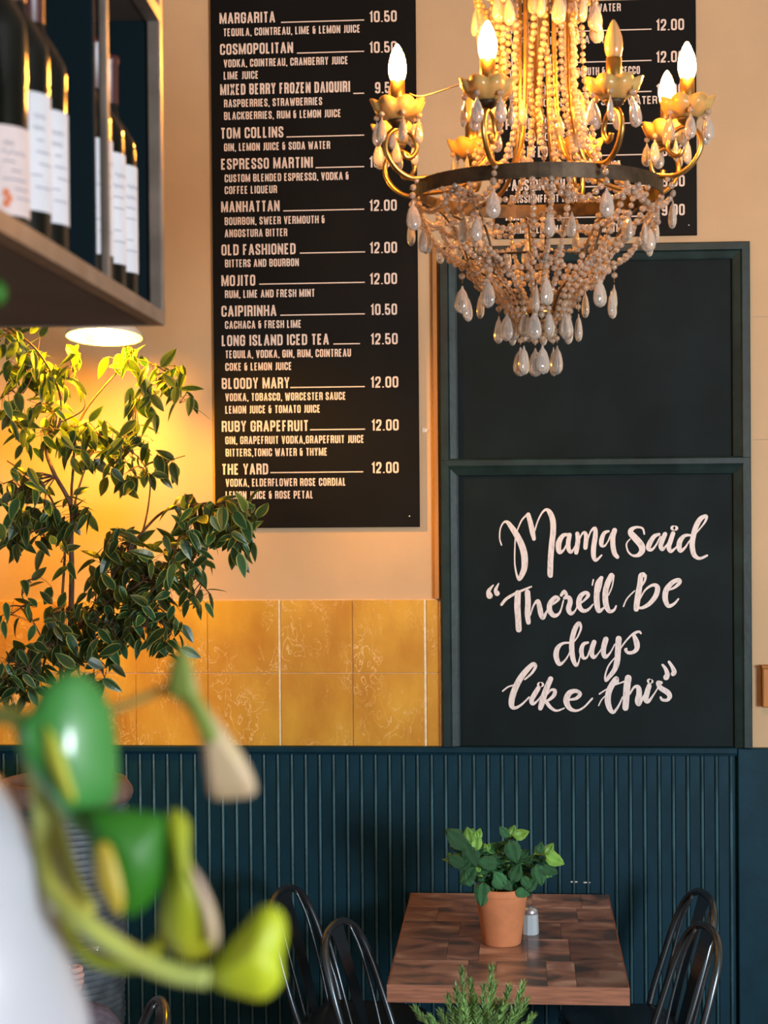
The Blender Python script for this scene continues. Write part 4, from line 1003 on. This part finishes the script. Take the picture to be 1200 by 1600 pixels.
for (tx_, ty_, g_) in tips:
    dy = rs.uniform(-.05, .05); tip = P(tx_, ty_, ry+dy) - rp_
    base = Vector((tip.x*.35, dy*.4, .098)); m_ = base.lerp(tip, .5) + Vector((tip.x*.15, 0, .01)); c3 = cpts([base, m_, tip], 7)
    mb = MB(); mb.tube(c3, .0016, 5, mi=0)
    for i in range(2, len(c3)):
        for q in range(12):
            a = q*1.05*2 + i*.7 + rs.uniform(-.3, .3); out = Vector((math.cos(a), math.sin(a), 0)); ax = (c3[i]-c3[i-1]).normalized()
            t_ = i/len(c3); d = (ax*(1.0+t_*.9) + out*(1.0-.35*t_)).normalized(); L = rs.uniform(.020, .032)*(1.0-.25*t_)
            sd = d.cross(Vector((0, 0, 1))); sd = sd.normalized()*.0017 if sd.length > .01 else Vector((.0017, 0, 0)); nn = d.cross(sd).normalized()*.0006
            b_ = c3[i-1].lerp(c3[i], rs.random()); mid = b_+d*L*.55+out*.001; e_ = b_+d*L - Vector((0,0,1))*.0015+out*.003
            mb.add([b_-sd*.5, b_+sd*.5, mid+sd, mid-sd, e_, mid+nn*2, b_+nn*2], [(0,1,2,3),(3,2,4),(0,3,5,6),(1,6,5,2),(3,4,5),(2,5,4)], 1, False)
    mb.build('sprig', [M_mintl, M_rose], rosem)

# ------------------------------------------------------------------ metal bistro chair (faces +X, origin: centre of seat on the floor)
def make_chair(label):
    c = empty('metal_chair', label=label, cat='chair', group='metal bistro chairs around the table')
    # seat
    mb = MB(); n = 28
    def ring(s, z):
        out = []
        for j in range(n):
            a = 2*math.pi*j/n; ca, sa = math.cos(a), math.sin(a); e = .5
            out.append((.185*s*math.copysign(abs(ca)**e, ca), (.180 if ca > 0 else .165)*s*math.copysign(abs(sa)**e, sa), z))
        return out
    vs = ring(1, .425) + ring(1.02, .445) + ring(.96, .450) + ring(.85, .446) + ring(.2, .444); fs = []
    for k in range(4):
        for j in range(n): fs.append((k*n+j, k*n+(j+1) % n, (k+1)*n+(j+1) % n, (k+1)*n+j))
    fs.append(tuple(4*n+j for j in range(n))); fs.append(tuple(range(n))[::-1])
    mb.add(vs, fs); mb.build('seat', M_gun, c)
    # back hoop
    hoop = catmull([(-.15,-.175,.43),(-.172,-.185,.50),(-.205,-.182,.60),(-.240,-.172,.71),(-.268,-.145,.79),(-.285,-.085,.835),(-.290,0,.848),(-.285,.085,.835),(-.268,.145,.79),(-.240,.172,.71),(-.205,.182,.60),(-.172,.185,.50),(-.15,.175,.43)], 4)
    MB().tube(hoop, .0125, 10).build('back_hoop', M_gun, c)
    # splat: thin sheet widening upwards
    sp = [(-.172,.443,.030),(-.205,.58,.032),(-.240,.70,.036),(-.272,.80,.045),(-.287,.842,.055)]
    mb = MB(); vs = []
    for x, z, w_ in sp: vs += [(x,-w_,z),(x,w_,z),(x-.006,w_*.9,z),(x-.006,-w_*.9,z)]
    fs = []
    for i in range(len(sp)-1):
        for q in range(4): fs.append((4*i+q, 4*i+(q+1) % 4, 4*i+4+(q+1) % 4, 4*i+4+q))
    mb.add(vs, fs, 0, False); mb.build('back_splat', M_gun, c)
    for sy in (-1, 1): MB().tube(cpts([(-.165,sy*.10,.443),(-.205,sy*.108,.60),(-.245,sy*.105,.74),(-.278,sy*.09,.825)], 4), .006, 8).build('back_rod', M_gun, c)
    for sx in (-1, 1):
        for sy in (-1, 1):
            t0 = Vector((sx*.155, sy*.150, .43)); t1 = Vector((sx*(.20 if sx > 0 else .235), sy*.205, 0)); mb = MB(); vs = []
            for p, w_ in ((t0, .030), (t1, .016)):
                vs += [p+Vector((-sx*w_, 0, 0)), p+Vector((sx*.004, sy*.004, 0)), p+Vector((0, -sy*w_, 0)), p+Vector((-sx*.004, -sy*.004, 0))]
            mb.add(vs, [(0,1,5,4),(1,2,6,5),(2,3,7,6),(3,0,4,7),(0,3,2,1),(4,5,6,7)], 0, False); mb.build('leg', M_gun, c)
    for sy in (-1, 1): MB().tube([(-.19, sy*.172, .22), (.178, sy*.172, .22)], .006, 6).build('stretcher', M_gun, c)
    return c
# hoop top is at x = -.29 (behind the seat), z = .848
c0 = make_chair('metal chair on the left side of the table, nearer the camera')
def put(c, x, y, rz, label=None):
    c.location = (x, y, 0); c.rotation_euler = (0, 0, rz)
    if label: c['label'] = label
def seat_at(c, px, py, Y, deg, label=None):
    t = P(px, py, Y); r_ = R(deg); put(c, t.x+.29*math.cos(r_), t.y+.29*math.sin(r_), r_, label)
seat_at(c0, 524, 1452, 5.30, -15)
c1_ = copy_tree(c0); seat_at(c1_, 441, 1400, 5.74, -15, 'metal chair on the left side of the table, next to the wall')
c2_ = copy_tree(c0); seat_at(c2_, 1108, 1454, 5.30, 193, 'metal chair on the right side of the table, nearer the camera')
c3_ = copy_tree(c0); seat_at(c3_, 1102, 1402, 5.74, 193, 'metal chair on the right side of the table, next to the wall')
c4_ = copy_tree(c0); seat_at(c4_, 256, 1557, 4.45, 200, 'metal chair with only its back showing at the lower left bottom edge')
c5_ = copy_tree(c0); put(c5_, -1.74, 5.02, R(0), 'metal chair the seated person sits on, hidden at the left edge')
c5_['group'] = 'metal bistro chairs around the table'

# ------------------------------------------------------------------ seated person (almost wholly hidden at the left edge)
M_skin = mat('skin', (.78, .52, .46), .5, sss=.15)
M_jean = mat('grey_trousers', (.13, .115, .16), .85, var=.2, vscale=60)
M_top = mat('dark_jumper', (.03, .035, .04), .9)
M_hair = mat('brown_hair', (.06, .03, .018), .6)
def skin(name, verts, edges, radii, m_, parent, sub=2, root=0):
    me = bpy.data.meshes.new(name); me.from_pydata([tuple(v) for v in verts], edges, [])
    o = bpy.data.objects.new(name, me); COL.objects.link(o)
    if parent: o.parent = parent
    me.materials.append(m_); md = o.modifiers.new('s', 'SKIN'); md.use_smooth_shade = True
    for i, r_ in enumerate(radii):
        sv = me.skin_vertices[0].data[i]; sv.radius = r_ if hasattr(r_, '__len__') else (r_, r_); sv.use_root = (i == root)
    sd = o.modifiers.new('d', 'SUBSURF'); sd.levels = sub; sd.render_levels = sub
    return o
HX, HY = -1.76, 5.02
man = empty('person', (HX, HY, 0), label='seated person at the left edge, only fingers and a grey trousered knee showing', cat='person')
hand = P(104, 1524, 4.98) - man.location; kn = P(170, 1570, 5.02) - man.location
bv = [(0,0,.53),(0,0,.70),(-.02,0,.90),(-.03,0,1.06),(0,0,1.13),(.01,0,1.17), # 0..5 spine
      (-.02,-.17,1.04),(.06,-.24,.82),tuple(hand+Vector((-.13,.0,-.01))),tuple(hand+Vector((-.03,0,0))), # 6..9 right arm
      (-.02,.17,1.04),(.05,.22,.84),(.20,.10,.74),(.27,.06,.72), # 10..13 left arm
      (.08,-.10,.52),(kn.x-.02,0.0,kn.z-.035),(.60,.03,.24),(.64,.03,.08),(.74,.03,.05), # 14..18 crossed leg
      (.08,.10,.51),(.46,.12,.50),(.44,.12,.25),(.42,.12,.08),(.54,.12,.04)]
be = [(0,1),(1,2),(2,3),(3,4),(4,5),(3,6),(6,7),(7,8),(8,9),(3,10),(10,11),(11,12),(12,13),(0,14),(14,15),(15,16),(16,17),(17,18),(0,19),(19,20),(20,21),(21,22),(22,23)]
brad = [(.13,.16),(.11,.14),(.11,.16),(.09,.12),(.05,.05),(.05,.05),.055,.042,.033,.028,.055,.042,.033,.028,.09,.085,.05,.038,.036,.085,.062,.048,.038,.036]
body = skin('body', bv, be, brad, M_jean, man)
skin('jumper', [bv[i] for i in (1,2,3,6,7,8,10,11,12)], [(0,1),(1,2),(2,3),(3,4),(4,5),(2,6),(6,7),(7,8)], [(.13,.16),(.13,.18),(.105,.135),.065,.052,.040,.065,.052,.040], M_top, man, root=1)
hd = MB(); hd.ball((.02, 0, 1.27), .105, 24, 16, sc=(.92, .8, 1.18))
for v in hd.v:   # brow, nose, mouth and chin
    if v.x > .07:
        dz = v.z-1.27; v.x += .018*math.exp(-((dz+.01)/.022)**2-(v.y/.014)**2) - .006*math.exp(-((dz-.02)/.012)**2)*(1 if .015 < abs(v.y) < .05 else 0)
hd.build('head', M_skin, man)
for s in (-1, 1):
    MB().ball((.103, s*.034, 1.285), .011, 10, 6).build('eye', mat('eye_white', (.7, .7, .7), .3), man)
    MB().ball((.01, s*.088, 1.265), .022, 8, 6, sc=(.6, 1, 1.3)).build('ear', M_skin, man)
MB().tube([(.112, -.022, 1.205), (.118, 0, 1.203), (.112, .022, 1.205)], .005, 6).build('mouth', mat('lips', (.45, .16, .14), .5), man)
hr = MB(); hr.ball((.0, 0, 1.29), .115, 24, 14, sc=(.95, .8, 1.12))
hr.v = [v if not (v.x > .05 and v.z < 1.33) else Vector((.04, v.y*.9, v.z)) for v in hr.v]; hr.build('hair', M_hair, man)
# right hand: palm and five separate fingers curled round a fork
H = hand
palm = skin('hand', [H+Vector((-.06, .0, 0)), H+Vector((-.03, 0, 0)), H+Vector((.0, 0, 0)), H+Vector((.022, 0, -.002))], [(0,1),(1,2),(2,3)], [(.024,.022),(.030,.022),(.036,.020),(.032,.018)], M_skin, man, root=1)
for i, (dz, L) in enumerate(((.026, .9), (.008, 1), (-.010, .95), (-.027, .8))):
    b_ = H + Vector((.018, -.004, dz)); q = [b_, b_+Vector((.026*L, -.006, .001)), b_+Vector((.036*L, -.026, 0)), b_+Vector((.020*L, -.040, -.001)), b_+Vector((.004, -.036, -.001))]
    skin('finger', q, [(0,1),(1,2),(2,3),(3,4)], [.0100,.0102,.0095,.0088,.0075], M_skin, palm, root=0)
b_ = H + Vector((-.018, -.012, .026)); skin('thumb', [b_, b_+Vector((.012, -.022, .012)), b_+Vector((.030, -.034, .012)), b_+Vector((.044, -.036, .006))], [(0,1),(1,2),(2,3)], [.013,.0115,.0105,.009], M_skin, palm, root=0)
fk = empty('fork', P(120, 1486, 4.93), label='small metal fork held by the seated person near the left edge', cat='fork')
MB().tube([(-.03, .02, -.03), (0, 0, 0), (.035, -.01, .008)], .002, 6).build('handle', M_shakerm, fk)
for q in (-1, 0, 1): MB().tube([(.033, -.01, .008), (.042, -.01+q*.004, .009+q*.003), (.068, -.014+q*.004, .012+q*.003)], .0012, 5).build('tine', M_shakerm, fk)

# ------------------------------------------------------------------ pothos in a white pot close to the lens
PD = .72
M_pg = mat('pothos_green', (.014, .115, .006), .45, vscale=14, col2=(.03, .17, .01), spec=.3)
M_py = mat('pothos_yellow_green', (.46, .46, .02), .5, vscale=16, col2=(.24, .36, .015))
M_pcream = mat('pothos_cream', (.55, .42, .22), .5, col2=(.55, .40, .30), vscale=30)
M_pv = mat('pothos_variegated', (.05, .20, .02), .35, col2=(.50, .36, .03), vscale=26, thr=(.48, .56), detail=1)
M_pstem = mat('pothos_stem', (.40, .56, .20), .45, col2=(.46, .46, .06), vscale=10)
pv = P(-85, 1700, PD)
pot = empty('pothos_pot', (pv.x, pv.y, 1.80), label='blurred trailing pothos with yellow green leaves in a white pot, close to the lens', cat='plant')
PO = pot.location.copy()
edge = [(0,1225),(32,1290),(58,1345),(82,1420),(100,1490),(112,1540),(128,1580),(136,1610),(138,1700)]
prof = []
for (x, y) in edge[::-1]:
    p = P(x, y, PD); prof.append((p.x-PO.x, p.z-PO.z))
prof = [(prof[0][0]*.8, 0), (prof[0][0], .01)] + [q for q in prof if q[1] > .02]
rtop, ztop = prof[-1]; prof += [(rtop-.004, ztop+.003), (rtop-.008, ztop), (rtop-.008, ztop-.03)]
MB().lathe(prof, 48).build('pot', M_vase, pot)
MB().lathe([(.0003, ztop-.02), (max(.004, rtop-.007), ztop-.02)], 16, capb=False).build('soil', M_soil, pot)
led = tag(MB().bbox((pv.x-.6, PD-.17, 1.74), (pv.x+.16, PD+.25, 1.80), .004).build('trim_3', M_edge), kind='structure')
tag(MB().box((pv.x-.55, PD-.05, 0), (pv.x+.10, PD+.15, 1.74)).build('trim_4', M_teal), kind='structure')
def VP_(x, y, dd=0): return P(x, y, PD+dd) - PO
def stem(pts, r, m_=M_pstem):
    q = catmull([tuple(VP_(*p)) for p in pts], 6); MB().tube(q, r, 10).build('stem', m_, pot)
mouth = (-85, 1215, 0)
stem([mouth, (-60,1140,.0), (0,1116,.0), (40,1140,0), (62,1230,0), (68,1320,0), (85,1390,-.01), (130,1440,-.02), (205,1492,-.02), (270,1520,-.02), (325,1528,-.02)], .0043)
stem([(45,1150,.01), (88,1290,.02), (112,1370,.02), (140,1425,.01)], .0036)
stem([(100,1425,.0), (112,1465,.0), (150,1500,0), (205,1508,0), (240,1485,0), (272,1450,0)], .0030, M_py)
stem([(40,1135,.02), (100,1140,.03), (180,1108,.04), (262,1074,.05)], .0019, mat('pothos_old_stem', (.22, .18, .03), .5))
def blade(outline, m_, dd=0, bulge=.008, lab=None, tilt=0.0):
    """closed px outline -> curved leaf with a raised crown and real thickness"""
    c = catmull(outline + [outline[0]], 4)[:-1]; n = len(c); cx_ = sum(a[0] for a in c)/n; cy_ = sum(a[1] for a in c)/n
    vs = []; fs = []; rings = (1, .75, .45, .15); T = .0006
    for side in (0, 1):
        for s in rings:
            for a in c:
                x, y = cx_+(a[0]-cx_)*s, cy_+(a[1]-cy_)*s
                vs.append(VP_(x, y, dd - bulge*(1-s*s) + (T*2 if side else 0) + tilt*(x-cx_)))
        vs.append(VP_(cx_, cy_, dd - bulge + (T*2 if side else 0)))
    m = n*4+1
    for side in (0, 1):
        o_ = side*m
        for k in range(3):
            for j in range(n): f = (o_+k*n+j, o_+k*n+(j+1) % n, o_+(k+1)*n+(j+1) % n, o_+(k+1)*n+j); fs.append(f if side else f[::-1])
        for j in range(n): f = (o_+3*n+j, o_+3*n+(j+1) % n, o_+4*n); fs.append(f if side else f[::-1])
    for j in range(n): fs.append((j, (j+1) % n, m+(j+1) % n, m+j))
    o = MB().add(vs, fs).build('leaf', m_, pot)
    if lab: o['label'] = lab
blade([(48,1110),(70,1070),(112,1048),(150,1068),(176,1115),(184,1180),(182,1240),(160,1275),(138,1305),(112,1290),(80,1250),(50,1210),(28,1170),(28,1130)], mat('pothos_sheen_green', (.035, .22, .035), .42, coat=.9), -.01, .009, 'broad green leaf with a pale sheen', .00016)
blade([(70,1130),(92,1160),(108,1210),(118,1250),(106,1248),(86,1215),(70,1175)], M_py, -.024, .002, 'yellow patch of leaf')
blade([(136,1268),(180,1264),(225,1268),(258,1278),(266,1320),(262,1370),(240,1405),(205,1432),(185,1420),(160,1395),(142,1340)], M_pg, -.012, .008, 'dark green leaf', .0001)
blade([(150,1318),(170,1318),(186,1360),(194,1405),(186,1430),(168,1412),(150,1375)], mat('pothos_gold', (.48, .36, .03), .45), -.026, .002, 'golden yellow leaf area')
blade([(262,1268),(280,1266),(296,1290),(296,1340),(312,1370),(335,1420),(342,1470),(328,1495),(290,1500),(262,1480),(250,1445),(256,1400),(268,1350),(262,1300)], M_py, -.006, .010, 'narrow yellow green leaf')
blade([(296,1350),(314,1372),(334,1418),(342,1465),(330,1480),(318,1430),(304,1385)], M_pcream, -.014, .003, 'cream streak of leaf')
blade([(318,1528),(348,1490),(380,1450),(412,1415),(440,1425),(447,1460),(440,1500),(440,1535),(412,1562),(372,1556),(340,1545)], mat('pothos_lime', (.52, .58, .02), .5, col2=(.30, .45, .01), vscale=10), -.01, .010, 'bright lime leaf')
blade([(285,1008),(300,1040),(304,1075),(326,1108),(352,1140),(380,1180),(398,1220),(396,1242),(366,1248),(330,1246),(322,1210),(314,1160),(298,1110),(268,1085),(266,1050),(275,1020)], M_pcream, .05, .008, 'pale cream hanging leaf')
blade([(285,1006),(300,1038),(306,1075),(330,1120),(340,1150),(322,1160),(300,1120),(282,1094),(262,1086),(264,1050),(274,1020)], mat('pothos_olive_green', (.20, .27, .04), .5), .040, .002, 'green leaf base')
blade([(28,1112),(52,1118),(66,1160),(72,1210),(66,1262),(52,1240),(36,1200),(24,1150)], M_pv, .004, .004, 'olive leaf')
blade([(-22,440),(-4,438),(8,450),(8,466),(-4,478),(-22,474),(-36,458)], M_pg, .08, .004, 'small green leaf tip at the left edge')
q = catmull([tuple(VP_(*p)) for p in [mouth, (-120,1000,.03), (-90,700,.06), (-60,520,.08), (-30,458,.08)]], 6); MB().tube(q, .0016, 8).build('stem', M_pstem, pot)
